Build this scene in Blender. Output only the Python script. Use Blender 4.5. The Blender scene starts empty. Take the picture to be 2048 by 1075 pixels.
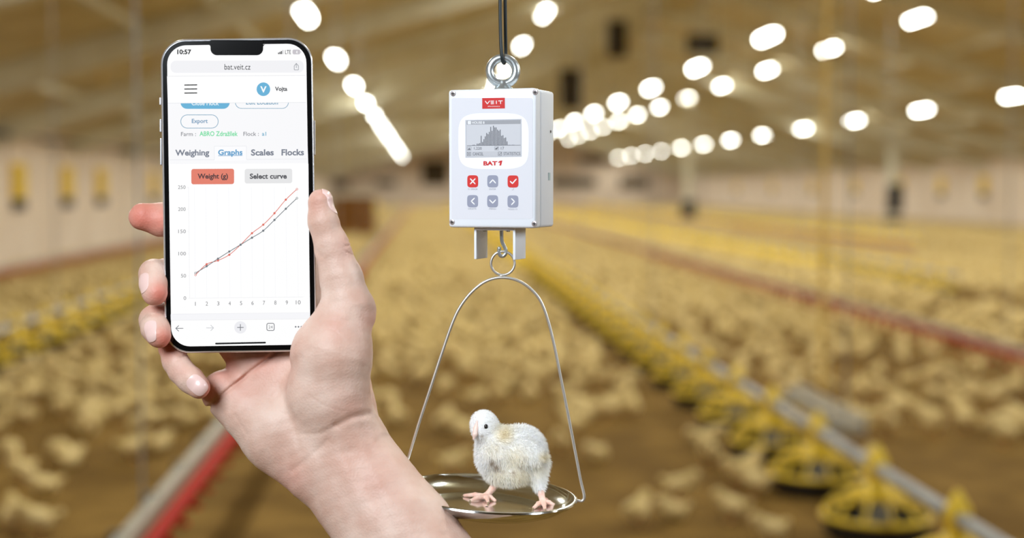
import bpy, bmesh, math, random
import numpy as np
from mathutils import Vector, Matrix

# ---------------------------------------------------------------- camera, world, light, exposure
FW, FH, FPX = 2048, 1075, 2844.4
PSI, THE = math.radians(3.54), math.radians(3.25)
CAM = Vector((0, 0, 1.3))
RGT = Vector((math.cos(PSI), -math.sin(PSI), 0))
FWD = Vector((math.sin(PSI)*math.cos(THE), math.cos(PSI)*math.cos(THE), -math.sin(THE)))
UPV = RGT.cross(FWD)
FH_ = Vector((math.sin(PSI), math.cos(PSI), 0))          # horizontal forward
FOC = 0.80
U = FOC/FPX                                              # metres per pixel at the hand's distance
scene = bpy.context.scene
COL = scene.collection

cd = bpy.data.cameras.new('camera'); cam = bpy.data.objects.new('camera', cd); COL.objects.link(cam)
cd.sensor_width = 36; cd.lens = 50; cd.clip_start = 0.02; cd.clip_end = 400
cam.matrix_world = Matrix(((RGT.x, UPV.x, -FWD.x, CAM.x), (RGT.y, UPV.y, -FWD.y, CAM.y), (RGT.z, UPV.z, -FWD.z, CAM.z), (0, 0, 0, 1)))
cd.dof.use_dof = True; cd.dof.focus_distance = 0.818; cd.dof.aperture_fstop = 4.5; cd.dof.aperture_blades = 0
scene.camera = cam

w = bpy.data.worlds.new('world'); scene.world = w; w.use_nodes = True
w.node_tree.nodes['Background'].inputs[0].default_value = (1.0, 0.86, 0.66, 1)
w.node_tree.nodes['Background'].inputs[1].default_value = 0.3

def area(name, loc, target, size, power, col):
    l = bpy.data.lights.new(name, 'AREA'); l.shape = 'DISK'; l.size = size; l.energy = power; l.color = col
    o = bpy.data.objects.new(name, l); COL.objects.link(o); o.location = loc
    o.rotation_euler = (Vector(target)-Vector(loc)).to_track_quat('-Z', 'Y').to_euler()
    return o
area('added_key_light', (-0.80, -0.45, 2.05), (-0.08, 0.85, 1.33), 0.8, 37.0, (0.86, 0.93, 1.0))  # added light behind the camera, whitens and brightens the foreground
area('added_fill_light', (1.7, 0.1, 1.95), (0.04, 0.85, 1.25), 0.7, 17.0, (0.86, 0.93, 1.0))  # added light at right, lifts the side of the scale

scene.view_settings.view_transform = 'Standard'; scene.view_settings.look = 'None'
scene.view_settings.gamma = 1; scene.view_settings.use_curve_mapping = False
scene.view_settings.exposure = 0.0
LAMP_COL, LAMP_STR, LAMP_W = (0.97, 0.97, 0.87), 27.0, 168.0

random.seed(7); rng = np.random.default_rng(7)
# ---------------------------------------------------------------- picture coordinates to the place
def ray(px, py):
    return FWD + RGT*((px-FW/2)/FPX) - UPV*((py-FH/2)/FPX)
def at(px, py, d=0.0):                       # d: units of U towards the camera from the focus plane
    return CAM + ray(px, py)*(FOC-d*U)
def ground(px, py, z=0.0):
    r = ray(px, py); return CAM + r*((z-CAM.z)/r.z)
def at_dist(px, py, D):                      # plane at horizontal distance D
    r = ray(px, py); return CAM + r*(D/r.dot(FH_))
def project(p):
    v = Vector(p)-CAM; z = v.dot(FWD)
    return FW/2+FPX*v.dot(RGT)/z, FH/2-FPX*v.dot(UPV)/z, (FOC-z)/U
_B = np.array([list(RGT), list(-UPV), list(-FWD)])
def at_np(P):                                # (n,3) of x,y,d -> world
    P = np.asarray(P, float); z = FOC-P[:, 2]*U
    return np.array(CAM)[None]+(np.array(FWD)[None]+np.array(RGT)[None]*((P[:, 0:1]-FW/2)/FPX)-np.array(UPV)[None]*((P[:, 1:2]-FH/2)/FPX))*z[:, None]

# ---------------------------------------------------------------- materials
def srgb(r, g, b):
    f = lambda c: (c/255/12.92 if c/255 <= .04045 else ((c/255+.055)/1.055)**2.4)
    return (f(r), f(g), f(b))
MC = {}
def mat(name, col, rough=.5, metal=0.0, spec=.5, noise=0, nscale=20, col2=None, bump=0, bscale=60, emit=0, sss=0, coat=0):
    if name in MC: return MC[name]
    m = bpy.data.materials.new(name); m.use_nodes = True; nt = m.node_tree; b = nt.nodes['Principled BSDF']
    b.inputs['Base Color'].default_value = (*col, 1); b.inputs['Roughness'].default_value = rough
    b.inputs['Metallic'].default_value = metal; b.inputs['Specular IOR Level'].default_value = spec
    if coat: b.inputs['Coat Weight'].default_value = coat
    if sss: b.inputs['Subsurface Weight'].default_value = sss; b.inputs['Subsurface Radius'].default_value = (1, .5, .35); b.inputs['Subsurface Scale'].default_value = .004
    if emit: b.inputs['Emission Color'].default_value = (*col, 1); b.inputs['Emission Strength'].default_value = emit
    if col2 is not None or bump:
        tc = nt.nodes.new('ShaderNodeTexCoord'); 
    if col2 is not None:
        n = nt.nodes.new('ShaderNodeTexNoise'); n.inputs['Scale'].default_value = nscale; n.inputs['Detail'].default_value = 6
        r = nt.nodes.new('ShaderNodeValToRGB'); r.color_ramp.elements[0].position = .38; r.color_ramp.elements[1].position = .62
        r.color_ramp.elements[0].color = (*col, 1); r.color_ramp.elements[1].color = (*col2, 1)
        nt.links.new(tc.outputs['Object'], n.inputs['Vector']); nt.links.new(n.outputs[0], r.inputs[0]); nt.links.new(r.outputs[0], b.inputs['Base Color'])
    if bump:
        n = nt.nodes.new('ShaderNodeTexNoise'); n.inputs['Scale'].default_value = bscale; n.inputs['Detail'].default_value = 5
        bp = nt.nodes.new('ShaderNodeBump'); bp.inputs['Strength'].default_value = bump; bp.inputs['Distance'].default_value = .3/bscale
        nt.links.new(tc.outputs['Object'], n.inputs['Vector']); nt.links.new(n.outputs[0], bp.inputs['Height']); nt.links.new(bp.outputs[0], b.inputs['Normal'])
    MC[name] = m; return m

# ---------------------------------------------------------------- object helpers
def tag(o, label=None, cat=None, group=None, kind=None):
    if label: o['label'] = label
    if cat: o['category'] = cat
    if group: o['group'] = group
    if kind: o['kind'] = kind
    return o
def empty(name, loc, label=None, cat=None, group=None):
    o = bpy.data.objects.new(name, None); o.location = loc; o.empty_display_size = .02; COL.objects.link(o)
    return tag(o, label, cat, group)
def wloc(o):
    v = Vector((0, 0, 0))
    while o is not None: v = v+Vector(o.location); o = o.parent
    return v
def link(name, me, mats, parent=None, origin=None, smooth=True):
    """mesh in world coordinates -> object whose origin is `origin` (nothing here is rotated)"""
    o = bpy.data.objects.new(name, me); COL.objects.link(o)
    for m in (mats if isinstance(mats, (list, tuple)) else [mats]): me.materials.append(m)
    if smooth: me.polygons.foreach_set('use_smooth', np.ones(len(me.polygons), bool))
    base = wloc(parent) if parent else Vector((0, 0, 0))
    if origin is None:
        n = len(me.vertices)
        a = np.empty(n*3); me.vertices.foreach_get('co', a); a = a.reshape(-1, 3)
        origin = Vector(((a[:, 0].min()+a[:, 0].max())/2, (a[:, 1].min()+a[:, 1].max())/2, a[:, 2].min())) if n else base
    origin = Vector(origin)
    me.transform(Matrix.Translation(-origin))
    if parent: o.parent = parent
    o.location = origin-base
    me.update(); return o
def mesh_from(V, F):
    me = bpy.data.meshes.new('mesh'); me.from_pydata([tuple(v) for v in V], [], [tuple(int(i) for i in f) for f in F]); me.update(); return me
class MB:
    def __init__(s): s.V = []; s.F = []; s.M = []; s.m = 0
    def add(s, V, F):
        k = len(s.V); s.V += [tuple(v) for v in V]; s.F += [tuple(i+k for i in f) for f in F]; s.M += [s.m]*len(F); return s
    def box(s, c, dx, dy, dz, ax=None, bev=0):
        X, Y, Z = ax or (Vector((1, 0, 0)), Vector((0, 1, 0)), Vector((0, 0, 1))); c = Vector(c)
        if bev:
            return s.rbox(c, dx, dy, dz, (X, Y, Z), bev)
        V = [c+X*(i*dx/2)+Y*(j*dy/2)+Z*(k*dz/2) for i in (-1, 1) for j in (-1, 1) for k in (-1, 1)]
        return s.add(V, [(0, 1, 3, 2), (4, 6, 7, 5), (0, 4, 5, 1), (2, 3, 7, 6), (0, 2, 6, 4), (1, 5, 7, 3)])
    def rbox(s, c, dx, dy, dz, ax, bev, seg=3):
        bm = bmesh.new(); bmesh.ops.create_cube(bm, size=1)
        for v in bm.verts: v.co = Vector((v.co.x*dx, v.co.y*dy, v.co.z*dz))
        bmesh.ops.bevel(bm, geom=bm.edges[:], offset=bev, segments=seg, profile=.5, affect='EDGES')
        X, Y, Z = ax; V = [Vector(c)+X*v.co.x+Y*v.co.y+Z*v.co.z for v in bm.verts]
        bm.verts.index_update(); F = [[v.index for v in f.verts] for f in bm.faces]; bm.free()
        return s.add(V, F)
    def tube(s, pts, r, n=10, cap=True, closed=False):
        pts = [Vector(p) for p in pts]; N = len(pts)
        rr = r if isinstance(r, (list, tuple)) else [r]*N
        rings = []; prev = None
        for i, p in enumerate(pts):
            if closed: t = (pts[(i+1) % N]-pts[i-1]).normalized()
            else: t = (pts[min(i+1, N-1)]-pts[max(i-1, 0)]).normalized()
            if prev is None:
                a = Vector((0, 0, 1)) if abs(t.z) < .9 else Vector((1, 0, 0)); nrm = t.cross(a).normalized()
            else: nrm = (prev-t*prev.dot(t)).normalized()
            prev = nrm; b = t.cross(nrm)
            rings.append([p+(nrm*math.cos(2*math.pi*k/n)+b*math.sin(2*math.pi*k/n))*rr[i] for k in range(n)])
        V = [v for R in rings for v in R]; F = []
        for i in range(N if closed else N-1):
            j = (i+1) % N
            for k in range(n): F.append((i*n+k, i*n+(k+1) % n, j*n+(k+1) % n, j*n+k))
        if cap and not closed: F.append(tuple(range(n-1, -1, -1))); F.append(tuple((N-1)*n+k for k in range(n)))
        return s.add(V, F)
    def lathe(s, prof, c, ax=None, n=32):
        X, Y, Z = ax or (Vector((1, 0, 0)), Vector((0, 1, 0)), Vector((0, 0, 1))); c = Vector(c)
        V = [c+(X*math.cos(2*math.pi*k/n)+Y*math.sin(2*math.pi*k/n))*r+Z*z for r, z in prof for k in range(n)]
        F = [(i*n+k, i*n+(k+1) % n, (i+1)*n+(k+1) % n, (i+1)*n+k) for i in range(len(prof)-1) for k in range(n)]
        return s.add(V, F)
    def mesh(s):
        me = mesh_from(s.V, s.F)
        if any(s.M): me.polygons.foreach_set('material_index', np.array(s.M, np.int32))
        return me
    def build(s, name, mats, parent=None, origin=None, smooth=False, auto=True):
        me = s.mesh()
        o = link(name, me, mats, parent, origin, smooth=smooth)
        if smooth and auto:
            try: me.set_sharp_from_angle(angle=math.radians(40))
            except Exception: pass
        return o
def ball(c, rx, ry=None, rz=None, n=12, m=8, R=None):
    ry = ry or rx; rz = rz or rx; V = []; F = []
    for i in range(m+1):
        a = math.pi*i/m
        for k in range(n):
            b = 2*math.pi*k/n; v = Vector((rx*math.sin(a)*math.cos(b), ry*math.sin(a)*math.sin(b), rz*math.cos(a)))
            if R: v = R @ v
            V.append(Vector(c)+v)
    for i in range(m):
        for k in range(n): F.append((i*n+k, (i+1)*n+k, (i+1)*n+(k+1) % n, i*n+(k+1) % n))
    return V, F
def dup(root, loc):
    r = root.copy(); COL.objects.link(r); r.location = loc
    for ch in list(root.children):
        c = ch.copy(); COL.objects.link(c); c.parent = r
        for g in ch.children:
            d = g.copy(); COL.objects.link(d); d.parent = c
    return r
def smooth_path(pts, k=6):
    pts = [Vector(p) for p in pts]; out = []
    for i in range(len(pts)-1):
        p0 = pts[max(i-1, 0)]; p1 = pts[i]; p2 = pts[i+1]; p3 = pts[min(i+2, len(pts)-1)]
        for j in range(k):
            t = j/k; out.append(.5*((2*p1)+(p2-p0)*t+(2*p0-5*p1+4*p2-p3)*t*t+(3*p1-p0-3*p2+p3)*t**3))
    out.append(pts[-1]); return out
ORD = ['nearest', 'second', 'third', 'fourth', 'fifth', 'sixth', 'seventh', 'eighth', 'ninth', 'tenth', 'eleventh', 'twelfth', 'thirteenth', 'fourteenth', 'fifteenth', 'sixteenth', 'seventeenth', 'eighteenth', 'nineteenth', 'twentieth']

# ---------------------------------------------------------------- implicit surfaces for bodies
def smin(a, b, k):
    h = np.clip(.5+.5*(b-a)/k, 0, 1); return b+(a-b)*h-k*h*(1-h)
def cone(P, a, b, ra, rb, sd=1.0):
    a = np.array(a, np.float32); b = np.array(b, np.float32); s = np.array([1, 1, sd], np.float32)
    Q = (P-a)*s; ba = (b-a)*s; l2 = float(ba@ba)
    t = np.clip((Q@ba)/l2, 0, 1)
    return np.linalg.norm(Q-t[:, None]*ba, axis=1)-(ra+(rb-ra)*t)
def ell(P, c, r, R=None):
    Q = P-np.array(c, np.float32)
    if R is not None: Q = Q@R
    r = np.array(r, np.float32); k0 = np.linalg.norm(Q/r, axis=1); k1 = np.linalg.norm(Q/r**2, axis=1)+1e-9
    return k0*(k0-1)/k1
def rot2(deg):                               # rotation about the view axis, pixel frame
    a = math.radians(deg); return np.array([[math.cos(a), -math.sin(a), 0], [math.sin(a), math.cos(a), 0], [0, 0, 1]], np.float32)
def sdf_verts(fn, lo, hi, h, band=None):
    """surface nets on a narrow band; returns vertices (x,y,d) and quads"""
    lo = np.array(lo, float); hi = np.array(hi, float); S = 4
    n = (np.ceil((hi-lo)/(h*S)).astype(int)+1)*S+1
    nc = (n-1)//S+1
    gc = np.stack(np.meshgrid(*[lo[i]+np.arange(nc[i])*h*S for i in range(3)], indexing='ij'), -1).reshape(-1, 3).astype(np.float32)
    fc = fn(gc).reshape(nc)
    band = band or h*S*1.9
    near = np.abs(fc) < band
    nb = near.copy()
    for ax in range(3):
        m = nb.copy(); sl = [slice(None)]*3; sr = [slice(None)]*3; sl[ax] = slice(1, None); sr[ax] = slice(None, -1)
        m[tuple(sl)] |= nb[tuple(sr)]; m[tuple(sr)] |= nb[tuple(sl)]; nb = m
    idx = [np.minimum((np.arange(n[i])+S//2)//S, nc[i]-1) for i in range(3)]
    f = fc[np.ix_(*idx)].astype(np.float32).copy(); mk = nb[np.ix_(*idx)]
    I = np.argwhere(mk)
    vals = np.empty(len(I), np.float32); CH = 400000
    for s in range(0, len(I), CH):
        vals[s:s+CH] = fn((lo+I[s:s+CH]*h).astype(np.float32))
    f[mk] = vals
    ins = f < 0
    c = np.zeros(tuple(n-1), np.int8); corners = [(i, j, k) for i in (0, 1) for j in (0, 1) for k in (0, 1)]
    for (i, j, k) in corners: c += ins[i:n[0]-1+i, j:n[1]-1+j, k:n[2]-1+k]
    act = (c > 0) & (c < 8); A = np.argwhere(act); vid = -np.ones(tuple(n-1), np.int64); vid[act] = np.arange(len(A))
    acc = np.zeros((len(A), 3)); cnt = np.zeros(len(A))
    for a in corners:
        for ax in range(3):
            if a[ax]: continue
            b = list(a); b[ax] = 1
            fa = f[A[:, 0]+a[0], A[:, 1]+a[1], A[:, 2]+a[2]]; fb = f[A[:, 0]+b[0], A[:, 1]+b[1], A[:, 2]+b[2]]
            cr = (fa < 0) != (fb < 0); t = np.where(cr, fa/np.where(cr, fa-fb, 1), 0)
            p = A+np.array(a); pt = p.astype(float); pt[:, ax] += t
            acc[cr] += pt[cr]; cnt[cr] += 1
    V = lo+acc/cnt[:, None]*h
    Fs = []
    for ax in range(3):
        u, v = (ax+1) % 3, (ax+2) % 3
        sa = [slice(None)]*3; sb = [slice(None)]*3; sa[ax] = slice(None, -1); sb[ax] = slice(1, None)
        ch = ins[tuple(sa)] != ins[tuple(sb)]; E = np.argwhere(ch)
        E = E[(E[:, u] > 0) & (E[:, v] > 0) & (E[:, u] < n[u]-1) & (E[:, v] < n[v]-1)]
        s0 = ins[E[:, 0], E[:, 1], E[:, 2]]
        def g(du, dv):
            q = E.copy(); q[:, u] -= du; q[:, v] -= dv; return vid[q[:, 0], q[:, 1], q[:, 2]]
        q = np.stack([g(0, 0), g(1, 0), g(1, 1), g(0, 1)], 1); q[~s0] = q[~s0][:, ::-1]; Fs.append(q)
    F = np.concatenate(Fs); F = F[(F >= 0).all(1)]
    for _ in range(2):                       # settle the vertices on the surface
        V32 = V.astype(np.float32); f0 = fn(V32); G = grad(fn, V32, h*.5)
        V = V-np.clip(f0, -h, h)[:, None]*G
    return V, F[:, ::-1]
def grad(fn, P, e=1.0):
    G = np.stack([fn(P+np.array(o, np.float32)*e)-fn(P-np.array(o, np.float32)*e) for o in ((1, 0, 0), (0, 1, 0), (0, 0, 1))], 1)/(2*e)
    return G/(np.linalg.norm(G, axis=1)[:, None]+1e-9)
def sdf_mesh(fn, lo, hi, h):
    V, F = sdf_verts(fn, lo, hi, h)
    me = bpy.data.meshes.new('mesh'); W = at_np(V)
    me.vertices.add(len(W)); me.vertices.foreach_set('co', W.reshape(-1))
    me.loops.add(len(F)*4); me.polygons.add(len(F))
    me.polygons.foreach_set('loop_start', np.arange(len(F))*4)
    try: me.polygons.foreach_set('loop_total', np.full(len(F), 4))
    except Exception: pass
    me.loops.foreach_set('vertex_index', F[:, ::-1].reshape(-1).astype(np.int32)); me.update(calc_edges=True); me.validate()
    return me, V
def front_d(fn, x, y, hi=250, lo=-300, step=1.5):
    d = np.arange(hi, lo, -step, dtype=np.float32); P = np.stack([np.full_like(d, x), np.full_like(d, y), d], 1)
    f = fn(P); i = np.argmax(f < 0); return float(d[i]) if f[i] < 0 else None

# ---------------------------------------------------------------- flat printed / displayed graphics
_TXT = {}
def text_geo(s, bold=0.0):
    k = (s, bold)
    if k not in _TXT:
        c = bpy.data.curves.new('t', 'FONT'); c.body = s; c.offset = bold; c.resolution_u = 3
        o = bpy.data.objects.new('t', c); me = bpy.data.meshes.new_from_object(o)
        V = [(v.co.x, -v.co.y) for v in me.vertices]; F = [tuple(p.vertices) for p in me.polygons]
        bpy.data.meshes.remove(me); bpy.data.objects.remove(o); bpy.data.curves.remove(c); _TXT[k] = (V, F)
    return _TXT[k]
class Flat:
    """2D shapes in picture pixels, mapped onto a plane by M(x, y, layer)"""
    def __init__(s, M): s.M = M; s.mb = MB(); s.mats = []
    def _m(s, m):
        if m not in s.mats: s.mats.append(m)
        s.mb.m = s.mats.index(m)
    def poly(s, pts, m, L=1):
        s._m(m); s.mb.add([s.M(x, y, L) for x, y in pts], [tuple(range(len(pts)-1, -1, -1))])
    def tris(s, V, F, m, L=1):
        s._m(m); s.mb.add([s.M(x, y, L) for x, y in V], F)
    def rr(s, x0, y0, x1, y1, r, m, L=1, skew=0.0, corners=(1, 1, 1, 1)):
        s.poly(rr_pts(x0, y0, x1, y1, r, skew, corners), m, L)
    def outline(s, x0, y0, x1, y1, r, t, m, L=1, skew=0.0):
        a = rr_pts(x0, y0, x1, y1, r, skew); b = rr_pts(x0+t, y0+t, x1-t, y1-t, max(r-t, .1), skew); n = len(a)
        s._m(m); s.mb.add([s.M(x, y, L) for x, y in a+b], [(i, i+n, (i+1) % n+n, (i+1) % n) for i in range(n)])
    def circ(s, x, y, r, m, L=1, n=28, ry=None):
        ry = ry or r; s.poly([(x+r*math.cos(2*math.pi*k/n), y+ry*math.sin(2*math.pi*k/n)) for k in range(n)], m, L)
    def line(s, pts, t, m, L=1, cap=True):
        s._m(m)
        for (x0, y0), (x1, y1) in zip(pts[:-1], pts[1:]):
            l = math.hypot(x1-x0, y1-y0) or 1; nx, ny = -(y1-y0)/l*t/2, (x1-x0)/l*t/2
            s.mb.add([s.M(a, b, L) for a, b in ((x0+nx, y0+ny), (x1+nx, y1+ny), (x1-nx, y1-ny), (x0-nx, y0-ny))], [(0, 1, 2, 3)])
        if cap:
            for x, y in pts: s.circ(x, y, t/2, m, L, 10)
    def text(s, t, x0, y0, x1, y1, m, bold=0.0, L=2, rot=0.0, slant=0.0):
        V, F = text_geo(t, bold); xs = [v[0] for v in V]; ys = [v[1] for v in V]
        ax, bx, ay, by = min(xs), max(xs), min(ys), max(ys)
        sx = (x1-x0)/(bx-ax); sy = (y1-y0)/(by-ay)
        P = []
        for x, y in V:
            X = x0+(x-ax)*sx; Y = y0+(y-ay)*sy; X += (y1-Y)*slant; Y -= (X-x0)*rot; P.append((X, Y))
        s.tris(P, F, m, L)
    def build(s, name, parent, label=None):
        o = s.mb.build(name, s.mats, parent, smooth=False)
        if label: o['label'] = label
        return o
def rr_pts(x0, y0, x1, y1, r, skew=0.0, corners=(1, 1, 1, 1), n=7, rx=None):
    out = []
    for (cx, cy, a0, on, X, Y) in ((x0+r, y0+r, 180, corners[0], x0, y0), (x1-r, y0+r, 270, corners[1], x1, y0), (x1-r, y1-r, 0, corners[2], x1, y1), (x0+r, y1-r, 90, corners[3], x0, y1)):
        if on:
            for k in range(n+1):
                a = math.radians(a0+90*k/n); out.append((cx+r*math.cos(a), cy+r*math.sin(a)))
        else: out.append((X, Y))
    return [(x, y-(x-x0)*skew) for x, y in out]
# ================================================================ THE BARN
XL, XR, YB, YE = -6.7, 19.1, -14.0, 105.0
XM = (XL+XR)/2
def zc(x): return 6.15-.30*abs(x-XM)
m_litter = mat('litter', srgb(138, 109, 56), .95, col2=srgb(110, 84, 40), nscale=3.5, bump=.5, bscale=25, spec=.1)
m_wall = mat('whitewashed_wall', srgb(250, 234, 216), .8, col2=srgb(240, 222, 202), nscale=.8)
m_ceil = mat('ceiling_board', srgb(236, 226, 192), .9, col2=srgb(214, 200, 160), nscale=1.3)
m_beam = mat('pale_timber', srgb(240, 238, 220), .8, col2=srgb(228, 224, 200), nscale=2)
m_dark = mat('dark_rubber', srgb(38, 36, 34), .6)
m_galv = mat('galvanised_steel', srgb(176, 180, 184), .45, metal=.35, col2=srgb(150, 154, 160), nscale=9)
m_yel = mat('yellow_plastic', srgb(250, 216, 62), .4)
m_red = mat('red_plastic', srgb(178, 30, 20), .6, spec=.12)
m_pale = mat('pale_grey_plastic', srgb(172, 166, 152), .6)
m_lamp = mat('lamp_diffuser', LAMP_COL, .5, emit=LAMP_STR)
m_lh = mat('lamp_housing', srgb(220, 218, 210), .5)
m_cream = mat('cream_cord', srgb(226, 190, 96), .6)
def quad_obj(name, pts, m, kind='structure', thick=None):
    mb = MB(); mb.add([Vector(p) for p in pts], [tuple(range(len(pts)))]); o = mb.build(name, m, None, (0, 0, 0)); tag(o, kind=kind); return o
def slab(name, c, dx, dy, dz, m):
    o = MB().box(c, dx, dy, dz).build(name, m); tag(o, kind='structure'); return o
slab('floor', (XM, (YB+YE)/2, -.1), XR-XL+1, YE-YB+1, .2, m_litter)
slab('wall_left', (XL-.1, (YB+YE)/2, 1.2), .2, YE-YB, 2.4, m_wall)
slab('wall_right', (XR+.1, (YB+YE)/2, 1.2), .2, YE-YB, 2.4, m_wall)
for nm, y in (('wall_end', YE+.1), ('wall_back', YB-.1)):
    mb = MB(); q = [(XL, 0), (XR, 0), (XR, zc(XR)), (XM, zc(XM)), (XL, zc(XL))]
    mb.add([Vector((x, y-.1, z)) for x, z in q]+[Vector((x, y+.1, z)) for x, z in q], [(0, 1, 2, 3, 4), (9, 8, 7, 6, 5)]+[(i, i+5, (i+1) % 5+5, (i+1) % 5) for i in range(5)])
    tag(mb.build(nm, m_wall), kind='structure')
mb = MB(); q = [(XL-.2, zc(XL-.2)), (XM, zc(XM)), (XR+.2, zc(XR+.2)), (XR+.2, zc(XR+.2)+.15), (XM, zc(XM)+.15), (XL-.2, zc(XL-.2)+.15)]
mb.add([Vector((x, YB-.2, z)) for x, z in q]+[Vector((x, YE+.2, z)) for x, z in q], [(0, 1, 4, 5), (1, 2, 3, 4), (11, 10, 7, 6), (10, 9, 8, 7), (0, 6, 7, 1), (1, 7, 8, 2), (5, 4, 10, 11), (4, 3, 9, 10), (0, 5, 11, 6), (2, 8, 9, 3)])
tag(mb.build('ceiling', m_ceil), kind='structure')
# rafters, purlins and the tie pipe
nt_ = 0
for i in range(20):
    y = 7.5+i*5.0; nt_ += 1; mb = MB()
    for s in (-1, 1):
        xe = XL if s < 0 else XR; a = Vector(((XM+xe)/2, y, (zc(XM)+zc(xe))/2-.18)); v = (Vector((xe, 0, zc(xe)))-Vector((XM, 0, zc(XM)))); L = v.length; v.normalize()
        mb.box(a, L, .22, .34, (v, Vector((0, 1, 0)), v.cross(Vector((0, 1, 0)))))
    tag(mb.build('trim_%d' % nt_, m_beam), kind='structure')
for k, x in enumerate((-5.2, -3.4, -1.6-.9, .4, 2.2+1.4, XM-.9, XM+.9, 8.8, 11.9, 13.6, 15.6, 17.4)):
    nt_ += 1
    sgn = 1 if x < XM else -1
    tag(MB().box((x, (YB+YE)/2, zc(x)-.05), .12, YE-YB, .10).build('trim_%d' % nt_, m_beam), kind='structure')
for y in (22, 42, 62, 82):
    nt_ += 1; z = 4.75
    xa, xb = XM-(6.15-z)/.3, XM+(6.15-z)/.3
    tag(MB().tube([(xa, y, z), (xb, y, z)], .06, 8).build('trim_%d' % nt_, m_beam), kind='structure')
# end wall openings
m_open = mat('dark_opening', srgb(78, 66, 46), .9)
nd = 0
for (x0, y0, x1, y1) in ((750, 357, 794, 374), (842, 318, 898, 372), (1100, 352, 1195, 376), (1158, 312, 1215, 330), (1240, 352, 1302, 378), (655, 360, 700, 378)):
    nd += 1; a = at_dist(x0, y0, YE); b = at_dist(x1, y1, YE); w_ = b.x-a.x; h_ = a.z-b.z; c = Vector(((a.x+b.x)/2, YE-.03, (a.z+b.z)/2))
    root = MB().box(c, w_, .06, h_).build('window_%d' % nd, m_open); tag(root, kind='structure')
    fr = MB()
    for s in (-1, 1): fr.box(c+Vector((s*w_/2, -.03, 0)), .12, .1, h_+.12); fr.box(c+Vector((0, -.03, s*h_/2)), w_, .1, .12)
    fr.build('window_frame', m_wall, root)
# lamps: tube lights running along the barn
ROWS = (('leftmost', -1.49, 2.2, 18.3), ('left-of-centre', 2.35, 3.4, 27.8), ('centre', 5.9, 2.6, 24.3), ('right-of-centre', 9.9, 3.4, 28.2), ('rightmost', 14.0, 2.2, 26.9))
_ll = bpy.data.lights.new('tube_light', 'SPOT'); _ll.energy = LAMP_W; _ll.spot_size = math.radians(172); _ll.spot_blend = .35; _ll.color = LAMP_COL; _ll.shadow_soft_size = 0.0
def MB_L(r, loc):
    o = bpy.data.objects.new('tube_light', _ll); COL.objects.link(o); o.parent = r; o.location = (0, 0, -.12); return o
def make_lamp(loc, lab, grp):
    x, y, z = loc; r = empty('tube_lamp', loc, lab, 'lamp', grp)
    MB().box((x, y, z+.05), .16, 1.06, .05, bev=.012).build('housing', m_lh, r)
    MB().tube([(x, y-.5, z), (x, y-.49, z), (x, y+.49, z), (x, y+.5, z)], [.05, .062, .062, .05], 12).build('diffuser', m_lamp, r, smooth=True)
    MB_L(r, loc)
    for s in (-1, 1): MB().tube([(x, y+s*.35, z+.06), (x, y+s*.35, zc(x)-.02)], .006, 5).build('hanging_wire', m_galv, r)
    return r
for nm, x, h, y0 in ROWS:
    z = 1.3+h; proto = None; y = y0; n = 0
    g = 'white tube lamps of the %s row' % nm
    while y < 103:
        lab = '%s glowing tube lamp%s under the ceiling, in the %s lamp row' % (ORD[n], '' if n == 0 else ' from the camera', nm)
        if proto is None: proto = make_lamp((x, y, z), lab, g)
        else: o = dup(proto, (x, y, z)); o['label'] = lab
        n += 1; y += 6.27
    y = y0-6.27
    while y > 1.0:
        o = dup(proto, (x, y, z)); o['label'] = 'tube lamp of the %s row above and behind the camera position' % nm; y -= 6.27
# left wall air inlets
def inlet(X, y, s, lab, grp, z=1.42, w_=.62, h_=.58):
    r = empty('air_inlet', (X, y, z-h_/2), lab, 'air vent', grp)
    MB().box((X+s*.04, y, z), .08, w_, h_, bev=.01).build('frame', m_yel, r)
    mb = MB()
    for k in range(3): mb.box((X+s*.10, y, z+.17-k*.17), .03, w_-.12, .13)
    mb.build('louvre', m_yel, r)
    MB().box((X+s*.05, y, z-h_/2-.10), .10, w_*.8, .18).build('dark_gap', m_dark, r)  # solid dark block put in for the dark gap below the inlet
    return r
for i, y in enumerate((23.9, 27.1, 29.9, 35.6, 40.5, 46, 52, 58, 64, 70)):
    inlet(XL, y, 1, '%s yellow air inlet on the white left wall' % (ORD[i]+('' if i == 0 else ' from the camera')), 'yellow air inlets on the left wall')
for i, y in enumerate((47.5, 51.5, 56, 62, 69, 77, 86)):
    inlet(XR, y, -1, '%s yellow air inlet on the white right wall' % (ORD[i]+('' if i == 0 else ' from the camera')), 'yellow air inlets on the right wall', w_=.55)
# winch rods and drop wires above the left inlets
r = empty('winch_rod', (XL+.35, 16, 2.05), 'grey winch rod with pulleys running high along the left wall', 'rod')
MB().tube([(XL+.35, 12, 2.12), (XL+.35, YE-.3, 2.12)], .02, 8).build('rod', m_dark, r)
for k in range(26):
    y = 13+k*3.1
    MB().box((XL+.2, y, 2.12), .34, .07, .09).build('bracket', m_galv, r)
    if k < 16: MB().tube([(XL+.34, y, 2.1), (XL+.06, y+.9, 1.75)], .009, 6).build('pull_wire', m_dark, r)
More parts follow.
